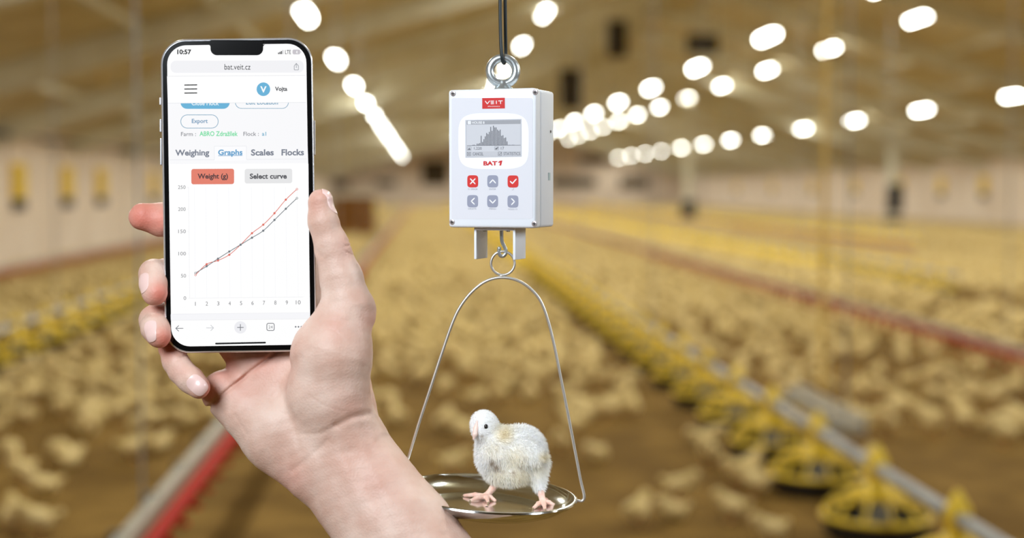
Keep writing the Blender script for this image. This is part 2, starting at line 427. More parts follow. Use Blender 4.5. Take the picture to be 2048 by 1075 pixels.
# posts
for (x, y, wd, lab) in ((9.9, 53, .26, 'pale roof post standing left of the other, a dark motor at its foot'), (16.4, 49, .3, 'pale roof post nearer the right wall with a dark control box')):
    r = empty('roof_post', (x, y, 0), lab, 'post')
    MB().box((x, y, zc(x)/2-.1), wd, wd, zc(x)-.2, bev=.02).build('post', m_beam, r)
    MB().box((x-.02, y-.28, .95 if x > 12 else .5), .5, .26, .95 if x > 12 else .7, bev=.03).build('motor_box', m_dark, r)
    MB().box((x, y-.05, .15), wd+.2, wd+.2, .3, bev=.02).build('footing', m_open, r)
# hanging heaters / fans near the ridge
for i, (px, py, D, a, b, lab) in enumerate(((1234, 78, 34, .45, .85, 'dark box fan hanging high under the ridge, the highest'), (1140, 178, 40, .6, 1.1, 'dark box fan hanging under the ridge just right of the white scale'), (1405, 88, 36, .75, .45, 'dark low box fan hanging right of the others'))):
    c = at_dist(px, py, D)
    if i == 0: a_, b_ = a, b
    r = empty('box_fan', c, lab, 'fan', 'dark box fans under the roof ridge')
    MB().box(c, a, .35, b, bev=.02).build('fan_housing', m_open, r)
    mb = MB()
    for k in range(5): mb.box(c+Vector((0, -.19, -b*.36+k*b*.18)), a*.84, .02, b*.08)
    mb.build('grille', m_dark, r)
    for s in (-1, 1): MB().tube([c+Vector((s*a*.4, 0, b/2)), Vector((c.x+s*a*.4, c.y, max(zc(c.x+s*a*.4)-.02, c.z+b/2+.05)))], .008, 5).build('hanging_wire', m_galv, r)
# brown nest cabinet
m_box = mat('brown_board', srgb(146, 98, 40), .8, col2=srgb(120, 78, 28), nscale=4)
c = ground(706, 476); CABX, CABY = c.x, c.y; r = empty('brown_cabinet', c, 'brown wooden cabinet standing on the litter far behind the raised thumb', 'cabinet')
MB().box(c+Vector((0, .4, .56)), 1.12, .8, 1.06, bev=.02).build('body', m_box, r)
MB().box(c+Vector((0, .4, 1.12)), 1.15, .9, .06).build('top', m_beam, r)
for s in (-1, 1): MB().box(c+Vector((s*.25, -.02, .56)), .46, .03, .92).build('door', m_box, r)
# ---------------------------------------------------------------- feeder lines
def pan_profile(): return [(.02, .010), (.15, .006), (.188, .018), (.203, .078), (.196, .08), (.18, .03), (.15, .016), (.02, .018)]
def build_pan(x, y, lab, grp, zp=.26):
    r = empty('feed_pan', (x, y, 0), lab, 'feed pan', grp)
    MB().lathe(pan_profile(), (x, y, 0), n=28).build('dish', m_dark, r, smooth=True)
    rim = MB(); rim.tube([(x+.196*math.cos(a), y+.196*math.sin(a), .086) for a in [2*math.pi*k/32 for k in range(32)]], .011, 8, closed=True).build('rim', m_yel, r, smooth=True)
    mb = MB()
    for k in range(12):
        a = 2*math.pi*k/12; d = Vector((math.cos(a), math.sin(a), 0))
        mb.tube([Vector((x, y, 0))+d*q+Vector((0, 0, z)) for q, z in ((.194, .086), (.180, .12), (.148, .148), (.10, .166), (.05, .172))], .0065, 6)
    mb.tube([(x+.105*math.cos(a), y+.105*math.sin(a), .165) for a in [2*math.pi*k/24 for k in range(24)]], .009, 6, closed=True)
    mb.build('grille', m_yel, r, smooth=True)
    MB().lathe([(.001, .015), (.06, .02), (.052, .10), (.056, .15)], (x, y, 0), n=18).build('feed_cone', m_galv, r, smooth=True)
    MB().lathe([(.056, .15), (.062, .165), (.066, .17), (.05, .2), (.034, .215), (.034, zp-.02)], (x, y, 0), n=18).build('feed_tube', m_yel, r, smooth=True)
    MB().lathe([(.034, zp-.03), (.042, zp-.02), (.042, zp+.026), (.03, zp+.05), (.008, zp+.088), (.0005, zp+.09)], (x, y, 0), n=16).build('cap', m_yel, r, smooth=True)
    return r
def simple_pan_mesh():
    mb = MB(); mb.m = 0
    mb.lathe([(.001, .01), (.17, .01), (.198, .05)], (0, 0, 0), n=12); mb.m = 1
    mb.lathe([(.198, .05), (.17, .11), (.12, .145), (.055, .16), (.034, .2), (.04, .3), (.001, .35)], (0, 0, 0), n=12)
    return mb
PAN_LINES = (('right-hand near', 1.68, 4.35-.8), ('left-hand', -3.1, 10.2), ('second right-hand', 6.3, 17.0), ('third right-hand', 11.2, 32), )
pans = []
for nm, x, y0 in PAN_LINES:
    y = y0; k = 0
    while y < 98: pans.append((y, x, nm, k)); y += .8; k += 1
pans.sort()
protoP = None; far_me = None; rest = MB(); sp = simple_pan_mesh()
def ordw(k): return ORD[k] if k < len(ORD) else None
for i, (y, x, nm, k) in enumerate(pans):
    g = 'yellow feed pans of the %s feeder line' % nm
    if i < 300:
        w_ = ordw(k)
        lab = ('%s round yellow feed pan%s along the %s feeder line' % (w_, ' from the camera' if k else '', nm)) if w_ else 'distant blurred yellow feed pan in the %s feeder line' % nm
        if y < 22:
            if protoP is None: protoP = build_pan(x, y, lab, g); continue
            o = dup(protoP, (x, y, 0)); o['label'] = lab; o['group'] = g
        else:
            if far_me is None: far_me = sp.mesh(); far_me.materials.append(m_dark); far_me.materials.append(m_yel)
            o = bpy.data.objects.new('feed_pan', far_me); COL.objects.link(o); o.location = (x, y, 0); tag(o, lab, 'feed pan', g)
    else:
        V = [(a+x, b+y, c_) for a, b, c_ in sp.V]; n0 = len(rest.V); rest.V += V; rest.F += [tuple(q+n0 for q in f) for f in sp.F]; rest.M += sp.M
if rest.V:
    o = rest.build('feed_pan_row_remainder', [m_dark, m_yel]); tag(o, 'farthest yellow feed pans merging into thin bands across the barn', 'feed pan', kind='stuff')
for nm, x, y0 in PAN_LINES:
    r = empty('feed_pipe', (x, y0, .26), 'grey galvanised feed pipe of the %s feeder line' % nm, 'pipe', 'feed pipes above the pans')
    MB().tube([(x, y0-.6, .26), (x, 98, .26)], .024, 12).build('pipe', m_galv, r, smooth=True)
    k = 0; y = y0+1.6
    while y < 50:
        MB().tube([(x, y+.4, .26), (x, y+.4, zc(x)-.05)], .004, 5).build('hanging_wire', m_galv, r); y += 4.8
# grey trough segment lying along the near feeder line
a = Vector((2.02, 7.9, .24)); 
r = empty('grey_feed_trough', (1.83, 6.4, .18), 'short grey metal trough hung beside the near feeder pipe', 'trough')
MB().box((1.83, 6.4, .28), .07, 1.1, .06, bev=.01).build('trough', m_pale, r)
MB().tube([(1.86, 5.85, .325), (1.86, 6.95, .325)], .012, 8).build('rail', m_pale, r)
for s in (6.0, 6.8): MB().box((1.75, s, .265), .10, .04, .03).build('bracket', m_galv, r)
# ---------------------------------------------------------------- drinker lines
def drinker(x, y0, lab, near=False):
    r = empty('drinker_line', (x, y0, .3), lab, 'drinker line', 'nipple drinker lines')
    sg = -1 if x < 0 else 1
    MB().box((x+sg*.055, (y0+98)/2, .325), .042 if near else .03, 98-y0, .05, bev=.006).build('support_rail', m_pale, r)
    MB().tube([(x, y0, .30), (x, 98, .30)], .023 if near else .017, 10).build('water_pipe', m_red, r, smooth=True)
    k = 0
    y = y0+.25
    while k < 60:
        MB().box((x+sg*.075, y, .315), .05, .035, .075, bev=.006).build('clamp', m_dark, r); y += .5 if near else 1.6; k += 1
    y = y0+.1; mb = None
    for k in range(60):
        MB().lathe([(.001, .282), (.012, .28), (.012, .262), (.004, .256), (.004, .235), (.022, .24), (.024, .225), (.001, .218)], (x, y, 0), n=8).build('drinking_nipple', m_red, r); y += .25
    for k in range(10):
        yy = y0+1+k*4.8
        MB().tube([(x+sg*.055, yy, .35), (x+sg*.055, yy, zc(x)-.05)], .004, 5).build('hanging_wire', m_galv, r)
drinker(-.775, 3.2, 'red nipple drinker line with grey rail at bottom left, passing under the wrist', True)
drinker(3.52, 7.5, 'red drinker line crossing the right side behind the near feeder')
drinker(-5.0, 14, 'red drinker line close to the left wall')
drinker(8.4, 24, 'farthest red drinker line on the right')
# cream hanging cord
c = ground(1643, 832)
r = empty('hanging_rope', c, 'yellowish winch rope hanging vertically behind the near feeder line', 'rope')
MB().tube([c+Vector((0, 0, .02)), Vector((c.x, c.y, zc(c.x)))], .014, 8).build('strand', m_cream, r)
MB().box(c+Vector((0, 0, .05)), .1, .1, .1, bev=.02).build('weight', m_cream, r)
for (px, D, lab) in ((205, 20, 'pale drop rope hanging above the left wall vents'), (1470, 30, 'pale drop rope between the lamps on the right')):
    c = at_dist(px, 160, D); z0 = max(c.z, .5)
    o = MB().tube([Vector((c.x, c.y, z0-.1)), Vector((c.x, c.y, zc(c.x)))], .02, 8).build('drop_rope', m_cream); tag(o, lab, 'rope')
# ---------------------------------------------------------------- the flock
m_down = mat('flock_down', srgb(232, 210, 154), .9, col2=srgb(218, 192, 124), nscale=14, sss=0)
m_leg = mat('flock_leg', srgb(220, 160, 100), .6)
def flock_mesh(kind, lod=0):
    mb = MB(); n, m = ((14, 9) if lod == 0 else (6, 4))
    R = Matrix.Rotation(math.radians(-14), 3, 'Y')
    zb = .078 if kind != 1 else .05
    mb.add(*ball((0, 0, zb), .068, .054, .051, n, m, R))
    hz = {0: (.078, .135), 1: (.07, .10), 2: (.115, .05)}[kind]
    mb.add(*ball((hz[0]*.65, 0, zb+(hz[1]-zb)*.5), .036, .031, .042, n, m))
    mb.add(*ball((hz[0], 0, hz[1]), .030, .026, .026, n, m))
    if lod == 0:
        mb.add(*ball((-.07, 0, zb+.02), .032, .022, .016, n, m, Matrix.Rotation(math.radians(25), 3, 'Y')))
        for s in (-1, 1): mb.add(*ball((-.012, s*.047, zb+.004), .045, .012, .026, n, m, R))
        mb.m = 1
        mb.tube([(hz[0]+.024, 0, hz[1]-.002), (hz[0]+.042, 0, hz[1]-.010)], [.008, .001], 6)
        if kind != 1:
            for s in (-1, 1):
                mb.tube([(.0, s*.024, .05), (-.008, s*.024, .022), (.0, s*.024, .004)], .005, 6)
                for q in (-.5, 0, .5): mb.tube([(0, s*.024, .004), (.026*math.cos(q), s*.024+.026*math.sin(q), .003)], .003, 5)
    return mb
fm = []
for k in range(3):
    me = flock_mesh(k).mesh(); me.materials.append(m_down); me.materials.append(m_leg)
    me.polygons.foreach_set('use_smooth', np.ones(len(me.polygons), bool)); fm.append(me)
used = []
def place_chick(x, y, s, rz, k, lab, grp):
    o = bpy.data.objects.new('flock_chick', fm[k]); COL.objects.link(o); o.location = (x, y, 0); o.rotation_euler = (0, 0, rz); o.scale = (s, s, s)
    tag(o, lab, 'chick', grp); used.append((x, y)); return o
NEAR = [  # foot position in the picture, size, how it is singled out
 (1275, 1052, 'left of a bare-floor pair below the pan'), (1345, 1040, 'middle of three on bare litter right of the weighing pan'), (1358, 1003, 'rear of three on bare litter right of the weighing pan'),
 (1466, 1042, 'alone left of the second yellow feed pan'), (1540, 1092, 'at the bottom edge, left of the nearest feed pan'), (1500, 962, 'between two yellow pans in a huddle'), (1475, 975, 'left one of the huddle by the third pan'),
 (1512, 992, 'left of the second yellow pan, low'), (1430, 882, 'front one beside the fourth pan'), (1402, 895, 'left front one beside the fourth pan'), (1418, 930, 'below the fourth pan'),
 (1190, 925, 'behind the right bail wire, resting'), (1120, 905, 'directly behind the steel pan wire'), (1165, 835, 'pale and large left of the feeder, between wire and pans'), (1215, 838, 'beside another one, right of the bail wire'),
 (1000, 805, 'in the gap inside the bail, left'), (1060, 800, 'in the gap inside the bail, right'), (980, 770, 'inside the bail, farther'), (905, 950, 'just behind the pan rim at left'),
 (1735, 935, 'behind the feed pipe at right'), (1720, 850, 'right of the hanging cord, two together'), (1690, 860, 'left one of the two right of the cord'), (1790, 835, 'alone right of the pair by the cord'), (1755, 795, 'upright, in front of the right cluster'),
 (2010, 890, 'alone near the right edge of the picture'), (1905, 815, 'front of the right cluster'), (1870, 800, 'in the right cluster, left'), (1940, 805, 'in the right cluster, right'), (1985, 815, 'between the right cluster and the right edge'), (2030, 790, 'cut off by the right edge'), (1640, 780, 'just behind the cord base'), (1590, 745, 'left of the cord, farther back'),
 (1820, 775, 'left of the right cluster, farther back'), (1890, 760, 'rear of the right cluster'), (1950, 755, 'rear right of the right cluster'),
 (45, 965, 'at the left edge with yellow tint'), (90, 990, 'lower left, lying flat'), (140, 935, 'lower left, right of another'), (30, 1065, 'lowest left'), (80, 1075, 'lowest left, right of another'), (120, 925, 'lower left in a pair'), (55, 850, 'alone at far left'),
 (185, 790, 'left of the pinky finger, upper'), (135, 815, 'left pair, rear'), (235, 840, 'below the little finger'), (205, 820, 'touching another below the little finger'), (265, 920, 'left of the drinker line'), (320, 905, 'beside the red drinker line'), (300, 860, 'near the drinker line, farther'), (20, 920, 'left edge, middle'), (300, 815, 'just left of the palm'), (150, 735, 'left side, farther back'), (60, 750, 'far left, farther back'), (15, 830, 'touching the left edge, farther back'),
]
for i, (px, py, lab) in enumerate(NEAR):
    p = ground(px, py)
    place_chick(p.x, p.y, random.uniform(.78, .95), random.uniform(0, 6.28), random.choice((0, 0, 1, 2)), 'pale chick '+lab, 'chicks scattered near the camera')
def noise2(x, y): return math.sin(x*1.7+y*.6)+math.sin(x*.7-y*1.3+1.9)+math.sin(x*2.9+y*2.1+.7)*.6+math.sin(y*3.1-x*.9)*.5
cand = []; gx = {}
for x, y in used: gx.setdefault((int(x/.2), int(y/.2)), []).append((x, y))
def free(x, y, r=.15):
    i, j = int(x/.2), int(y/.2)
    for a in (-1, 0, 1):
        for b in (-1, 0, 1):
            for q in gx.get((i+a, j+b), ()):
                if (q[0]-x)**2+(q[1]-y)**2 < r*r: return False
    for xl in (1.68, -3.1, 6.3, 11.2):
        if abs(x-xl) < .32: return False
    if abs(x-CABX) < .75 and abs(y-CABY-.4) < .65: return False
    return True
tries = 0
while tries < 170000:
    tries += 1
    y = 7.2+(98-7.2)*random.random()**1.6; x = random.uniform(XL+.3, XR-.3)
    sx, sy, _ = project((x, y, 0))
    if not (-120 < sx < 2170): continue
    dens = min(1, max(0, (y-6.3)/10)); dens *= 1 if y < 26 else .45
    lane = 1.0
    if y < 20: dens *= .35+.65*(1 if noise2(x, y) > -.35+1.0*(1-dens) else 0)
    if sx < 330 and y < 14: dens *= .55
    if sx > 1280 and y < 17: dens *= .55
    if 780 < sx < 1280 and y < 9.5: dens *= .4
    if random.random() > dens*.8: continue
    if not free(x, y, .145): continue
    gx.setdefault((int(x/.2), int(y/.2)), []).append((x, y)); cand.append((y, x))
cand.sort(); nind = 300-len(NEAR)
print('chicks', len(cand))
def lane_name(x):
    if x < -3.1: return 'between the left wall and the left feeder line'
    if x < -.78: return 'between the left feeder and the near drinker line'
    if x < 1.68: return 'in the middle aisle behind the hanging scale'
    if x < 3.52: return 'between the near feeder and the red drinker line at right'
    if x < 6.3: return 'between the right drinker line and the second right feeder'
    return 'towards the right wall'
for y, x in cand[:nind]:
    L = lane_name(x); place_chick(x, y, random.uniform(.8, 1.0), random.uniform(0, 6.28), random.choice((0, 0, 1, 2)), 'small blurred pale chick '+L, 'flock '+L)
lv = [np.array(flock_mesh(k, 1).V) for k in range(3)]; lf = [np.array(flock_mesh(k, 1).F) for k in range(3)]
VV = []; FF = []; off = 0
for y, x in cand[nind:]:
    k = random.choice((0, 0, 1, 2)); a = random.uniform(0, 6.28); s = random.uniform(.9, 1.1); v = lv[k]*s; c_, s_ = math.cos(a), math.sin(a)
    VV.append(np.stack([v[:, 0]*c_-v[:, 1]*s_+x, v[:, 0]*s_+v[:, 1]*c_+y, v[:, 2]], 1)); FF.append(lf[k]+off); off += len(v)
VV = np.concatenate(VV); FF = np.concatenate(FF)
me = bpy.data.meshes.new('mesh'); me.vertices.add(len(VV)); me.vertices.foreach_set('co', VV.reshape(-1)); me.loops.add(len(FF)*4); me.polygons.add(len(FF))
me.polygons.foreach_set('loop_start', np.arange(len(FF))*4); me.loops.foreach_set('vertex_index', FF.reshape(-1).astype(np.int32)); me.update(calc_edges=True); me.validate()
o = link('distant_flock', me, [m_down], None, (0, 0, 0)); tag(o, 'thousands of distant pale chicks carpeting the far barn floor', 'flock of chicks', kind='stuff')
# ================================================================ THE PHONE
PCX, PCY, PPH = 477.5, 390.5, .0150
def ph(x, y): dx, dy = x-PCX, y-PCY; return PCX+dx+PPH*dy, PCY+dy-PPH*dx
m_frame = mat('polished_steel_frame', srgb(225, 226, 230), .25, metal=.75)
m_glass = mat('black_front_glass', srgb(8, 8, 9), .12, spec=.4)
m_back = mat('phone_back_glass', srgb(150, 165, 178), .3)
def em(r, g, b): return mat('display_%d_%d_%d' % (r, g, b), srgb(r, g, b), .5, spec=0, emit=1.0) if False else _em(r, g, b)
def _em(r, g, b):
    k = 'display_%d_%d_%d' % (r, g, b)
    if k in MC: return MC[k]
    m = bpy.data.materials.new(k); m.use_nodes = True; bs = m.node_tree.nodes['Principled BSDF']
    bs.inputs['Base Color'].default_value = (0.01, 0.01, 0.01, 1); bs.inputs['Roughness'].default_value = .4; bs.inputs['Specular IOR Level'].default_value = 0.05
    bs.inputs['Emission Color'].default_value = (*srgb(r, g, b), 1); bs.inputs['Emission Strength'].default_value = .985
    MC[k] = m; return m
phone = empty('smartphone', at(480, 700, -16), 'black-bezelled smartphone with notch showing a weight graph, held upright', 'phone')
def phring(inset, d, n=10):
    return [at(*ph(x, y), d) for x, y in rr_pts(PCX-152+inset, PCY-313.5+inset, PCX+152-inset, PCY+313.5-inset, 50-inset, n=n)]
rings = [phring(i, d) for i, d in ((4, -33), (1, -32), (0, -29), (0, -4.5), (.8, -1.8), (2.4, -.3), (3.6, 0))]
mb = MB(); n = len(rings[0])
mb.add([v for R in rings for v in R], [(i*n+k, i*n+(k+1) % n, (i+1)*n+(k+1) % n, (i+1)*n+k) for i in range(len(rings)-1) for k in range(n)])
mb.build('frame', m_frame, phone, smooth=True)
mb = MB(); mb.add(phring(4, -33.05), [tuple(range(n-1, -1, -1))]); mb.build('back_panel', m_back, phone)
mb = MB(); mb.add(phring(3.5, .05), [tuple(range(n))]); mb.build('front_glass', m_glass, phone)
for x, y0, y1 in ((-153.4, 193, 208), (-153.6, 236, 262), (-153.6, 274, 328), (153.2, 243, 313)):
    c = at(*ph(PCX+x, (y0+y1)/2), -16); MB().box(c, 3.4*U, 9*U, (y1-y0)*U, (RGT, -FWD, UPV), bev=1.2*U).build('side_button', m_frame, phone)
MB().box(at(476, 81.5, .2), 42*U, .6*U, 1.8*U, (RGT, -FWD, UPV), bev=.25*U).build('earpiece_slot', m_dark, phone)
F = Flat(lambda x, y, L: at(x, y, .10+L*.10))
WHT, BLK = em(255, 255, 255), em(14, 14, 16)
F._m(WHT)
sc = [ph(x, y) for x, y in rr_pts(PCX-139.2, PCY-301.5, PCX+139.2, PCY+300, 38, n=9)]
F.poly(sc, WHT, 0)
RT = .010
# page background below header, card, bands
bgc = em(249, 249, 251)
F.poly([(336.5, 206), (612, 204), (616.5, 326), (337.8, 328)], bgc, 1)
F.poly([(341.3, 628), (619.6, 625), (619.8, 636), (341.5, 639)], em(247, 247, 250), 1)
F.line([(341.5, 640), (619.5, 637)], .9, em(232, 232, 236), 1, False)
F.line([(345, 627.5), (619, 624.5)], .9, em(234, 234, 238), 2, False)
# buttons partly under the header
blue = em(104, 178, 216); steel = em(118, 163, 190)
F.rr(361, 190, 459.5, 217.5, 13, blue, 2); F.text('Close Flock', 383, 201, 438, 210.5, em(235, 246, 252), .02, 3)
F.rr(470, 190, 577.5, 217.2, 13, steel, 2); F.rr(471.1, 191, 576.4, 216.2, 12.2, bgc, 3); F.text('Edit Location', 492, 200, 556, 209, steel, .02, 4)
F.poly([(334, 152), (610.3, 150), (611.8, 204.5), (335.6, 206)], WHT, 5)
F.line([(335.6, 206.2), (611.8, 204.7)], .9, em(226, 228, 232), 6, False)
# address bar
F.rr(341, 121.3, 607.5, 145.6, 10.5, em(242, 242, 245), 2, RT*.2)
F.text('bat.veit.cz', 449, 127.8, 501, 139.3, em(40, 40, 44), .0, 3)
g1 = em(130, 134, 142)
F.outline(588, 130.3, 597.4, 140.2, 1.6, 1.0, g1, 3); F.rr(590.6, 129.4, 594.8, 132.5, .3, em(242, 242, 245), 4); F.line([(592.7, 126.8), (592.7, 136)], 1.0, g1, 5, False); F.line([(590, 129.6), (592.7, 126.8), (595.4, 129.6)], 1.0, g1, 5)
F.line([(334.5, 152.3), (611, 150.6)], .8, em(224, 224, 228), 6, False)
# status line
F.text('10:57', 354.5, 98.8, 382.5, 108.6, em(22, 22, 24), .035, 3)
for i, hh in enumerate((3.2, 4.6, 6.2, 8.4)): F.rr(556+i*2.9, 108.2-hh, 558.1+i*2.9, 108.2, .6, BLK if i < 3 else em(200, 200, 204), 3)
F.text('LTE', 570.2, 100, 581.8, 108, em(48, 48, 52), .01, 3)
F.rr(585, 99, 600.5, 108.6, 3, em(200, 196, 202), 3); F.text('4', 592, 101, 595, 107, WHT, .03, 4); F.rr(601.2, 102.3, 602.4, 105.6, .6, em(200, 196, 202), 3)
# header
for y in (170, 178, 186): F.line([(369.5, y), (393.5, y-.3)], 2.1, BLK, 7)
F.circ(526.8, 178.3, 13.6, blue, 7); F.text('V', 520.6, 172.4, 533, 185, WHT, .03, 8); F.text('Vojta', 550, 173.3, 574.6, 184.3, em(60, 62, 68), .03, 7)
F.outline(361, 229, 437, 256.6, 13.6, 1.2, steel, 3); F.text('Export', 383.5, 237.5, 415.5, 248.6, em(112, 152, 186), .02, 3)
F.text('Farm :', 362, 263.8, 392, 272, em(140, 142, 148), .01, 3); F.text('ABRO Zdražílek', 399, 262.3, 475.5, 272, em(112, 222, 160), .02, 3)
F.text('Flock :', 486.8, 263.4, 517.6, 271.6, em(140, 142, 148), .01, 3); F.text('a1', 524, 263.4, 532.4, 271.4, em(116, 178, 206), .02, 3)
# tabs
F.poly([(428.5, 292.4), (492.6, 291.8), (493, 321), (428.8, 321.6)], em(252, 252, 254), 2)
lt = em(232, 233, 238); F.line([(340, 319.6), (428.8, 319.2)], .9, lt, 3, False); F.line([(493, 318.6), (613.8, 317.6)], .9, lt, 3, False); F.line([(428.7, 319), (428.4, 292.3), (492.7, 291.8), (493, 318.6)], .9, lt, 3, False)
tg = em(122, 128, 142)
F.text('Weighing', 350.4, 299.2, 418.6, 315, tg, .03, 4, RT); F.text('Graphs', 436.2, 298.8, 485, 313.6, em(92, 158, 204), .03, 4, RT); F.line([(436.4, 311.2), (485, 310.7)], 1.1, em(92, 158, 204), 4, False)
F.text('Scales', 502, 298.4, 547.6, 311.2, tg, .03, 4, RT); F.text('Flocks', 563, 298.2, 608, 311, tg, .03, 4, RT)
# card and buttons
F.poly([(343, 329), (616.8, 326.6), (619.6, 624.6), (345, 627.4)], WHT, 2)
F.rr(382.6, 337.6, 468.2, 368.4, 4.5, em(228, 128, 108), 3, .006); F.text('Weight (g)', 395.2, 346.8, 456, 360.4, em(80, 58, 60), .03, 4, RT*.6)
F.rr(489.4, 337.6, 584.4, 366.6, 4.5, em(230, 230, 231), 3, .006); F.text('Select curve', 499.6, 346.8, 573.6, 357.6, em(72, 72, 78), .03, 4, RT*.6)
# axes
ax = em(128, 128, 132); gl = em(238, 238, 241)
for v, y in ((250, 374), (200, 418), (150, 462.3), (100, 506.7), (50, 551), (0, 595.7)):
    s_ = str(v); wd = 5.0*len(s_); xr = 371+(374-y)*-.006; F.text(s_, xr-wd, y-3.6, xr, y+3.6, ax, 0, 4); F.line([(373.5+(y-374)*.012, y+.2), (377+(y-374)*.012, y+.2)], .7, gl, 4, False)
F.line([(377, 374), (379.4, 596)], .8, gl, 3, False); F.line([(379.4, 596), (607, 593.2)], .8, gl, 3, False)
for i in range(10):
    x = 391+22.85*i; F.line([(x-2.4, 374), (x-.2, 595)], .7, em(246, 246, 249), 3, False)
    s_ = str(i+1); wd = 4.4 if i < 9 else 9.6
    if i == 0: wd = 1.2
    yy = 607-.32*i; F.text(s_, x-wd/2-.2, yy-4, x+wd/2-.2, yy+4, ax, 0, 4)
gr = [(391, 545.6), (413.3, 532), (436, 517), (458.6, 502.6), (481.2, 489), (504, 475), (526.5, 461), (549, 439.5), (571.6, 417.2), (593.9, 396)]
rd = [(391, 549.4), (413.3, 528), (436, 520.4), (458.6, 509), (481.2, 489), (504, 466), (526.5, 449), (549, 426), (571.6, 399), (593.9, 378)]
def cr(p): return [(v.x, v.y) for v in smooth_path([(a, b, 0) for a, b in p], 5)]
rc, gc_ = em(224, 112, 96), em(116, 122, 128)
F.line(cr(rd), 1.35, rc, 5); F.line(cr(gr), 1.45, gc_, 6)
for p in rd: F.circ(p[0], p[1], 2.3, rc, 5, 14); 
for p in (rd[0], rd[-1]): F.circ(p[0], p[1], 1.4, WHT, 6, 12)
for p in gr: F.circ(p[0], p[1], 2.3, gc_, 7, 14)
for p in (gr[0], gr[-1]): F.circ(p[0], p[1], 1.3, WHT, 8, 12)
# tool bar
tb = em(120, 122, 128); tl = em(206, 208, 212)
F.line([(351.8, 656.2), (366, 656.2)], 1.4, tb, 4); F.line([(357.3, 650.8), (351.6, 656.2), (357.3, 661.6)], 1.4, tb, 4)
F.line([(413, 655.2), (427, 655.2)], 1.4, tl, 4); F.line([(421.6, 649.8), (427.2, 655.2), (421.6, 660.6)], 1.4, tl, 4)
F.circ(480.8, 654.2, 12.3, em(238, 238, 242), 4); F.line([(474.8, 654.2), (486.8, 654.2)], 1.5, tb, 5); F.line([(480.8, 648.2), (480.8, 660.2)], 1.5, tb, 5)
F.outline(533, 645.3, 549.2, 661.2, 4, 1.5, tb, 4); F.text('24', 537, 650.4, 545.4, 656.4, tb, .0, 5)
for x in (591.3, 597, 602.7): F.circ(x, 653, 1.7, tb, 4, 12)
F.line([(432, 686.6), (530.3, 684.6)], 3.4, BLK, 4)
disp = F.build('display', phone, 'lit white display with address bar, tabs and a two-line growth graph')
# notch lies over the display
mb = MB(); pts = rr_pts(421, 80, 526.3, 110.4, 13, 0, (0, 0, 1, 1)); mb.add([at(x, y, 1.25) for x, y in pts], [tuple(range(len(pts)-1, -1, -1))])
for sx, px in ((-1, 421), (1, 526.3)):
    q = [(px, 89.0)]+[(px+sx*(5-5*math.sin(a)), 89.2+5-5*math.cos(a)) for a in [math.pi/2*k/6 for k in range(7)]]
    mb.add([at(x, y, 1.25) for x, y in q], [tuple(range(len(q)))])
mb.build('notch', m_glass, phone)

# ================================================================ THE HAND AND FOREARM
def chain(P, pts, k=10, sd=1.0):
    f = None
    for a, b in zip(pts[:-1], pts[1:]):
        c = cone(P, a[:3], b[:3], a[3], b[3], sd); f = c if f is None else smin(f, c, k)
    return f
GROOVES = [  # (points, depth, width)
 ([(575, 688), (505, 740), (452, 783), (414, 818)], 8.0, 4.2), ([(600, 715), (560, 760), (548, 800)], 2.6, 9),
 ([(735, 826), (705, 834), (672, 850)], 4.5, 8), ([(672, 850), (640, 866), (600, 868)], 1.4, 5), ([(560, 780), (585, 845), (600, 900)], 2.0, 7),
 ([(691, 478), (700, 484)], 1.6, 1.6), ([(689, 491), (705, 490)], 1.8, 1.6), ([(692, 503), (706, 510)], 1.3, 1.6),
 ([(620, 478), (632, 500), (642, 512)], 2.0, 5), ([(648, 652), (672, 662), (692, 684)], 1.0, 2), ([(660, 640), (700, 640)], .9, 3),
 ([(700, 905), (745, 985), (800, 1075), (830, 1130)], 3.6, 16), ([(640, 905), (690, 990), (730, 1080)], 2.2, 18), ([(470, 830), (495, 868)], 1.0, 3),
 ([(350, 722), (375, 708)], 1.8, 3), ([(585, 940), (630, 905), (655, 880)], 1.6, 6), ([(618, 790), (650, 812), (690, 822)], .8, 2)]
def seg2(P, a, b):
    a = np.array(a, np.float32); b = np.array(b, np.float32); q = P[:, :2]-a; v = b-a
    t = np.clip((q@v)/(v@v), 0, 1); return np.linalg.norm(q-t[:, None]*v, axis=1)
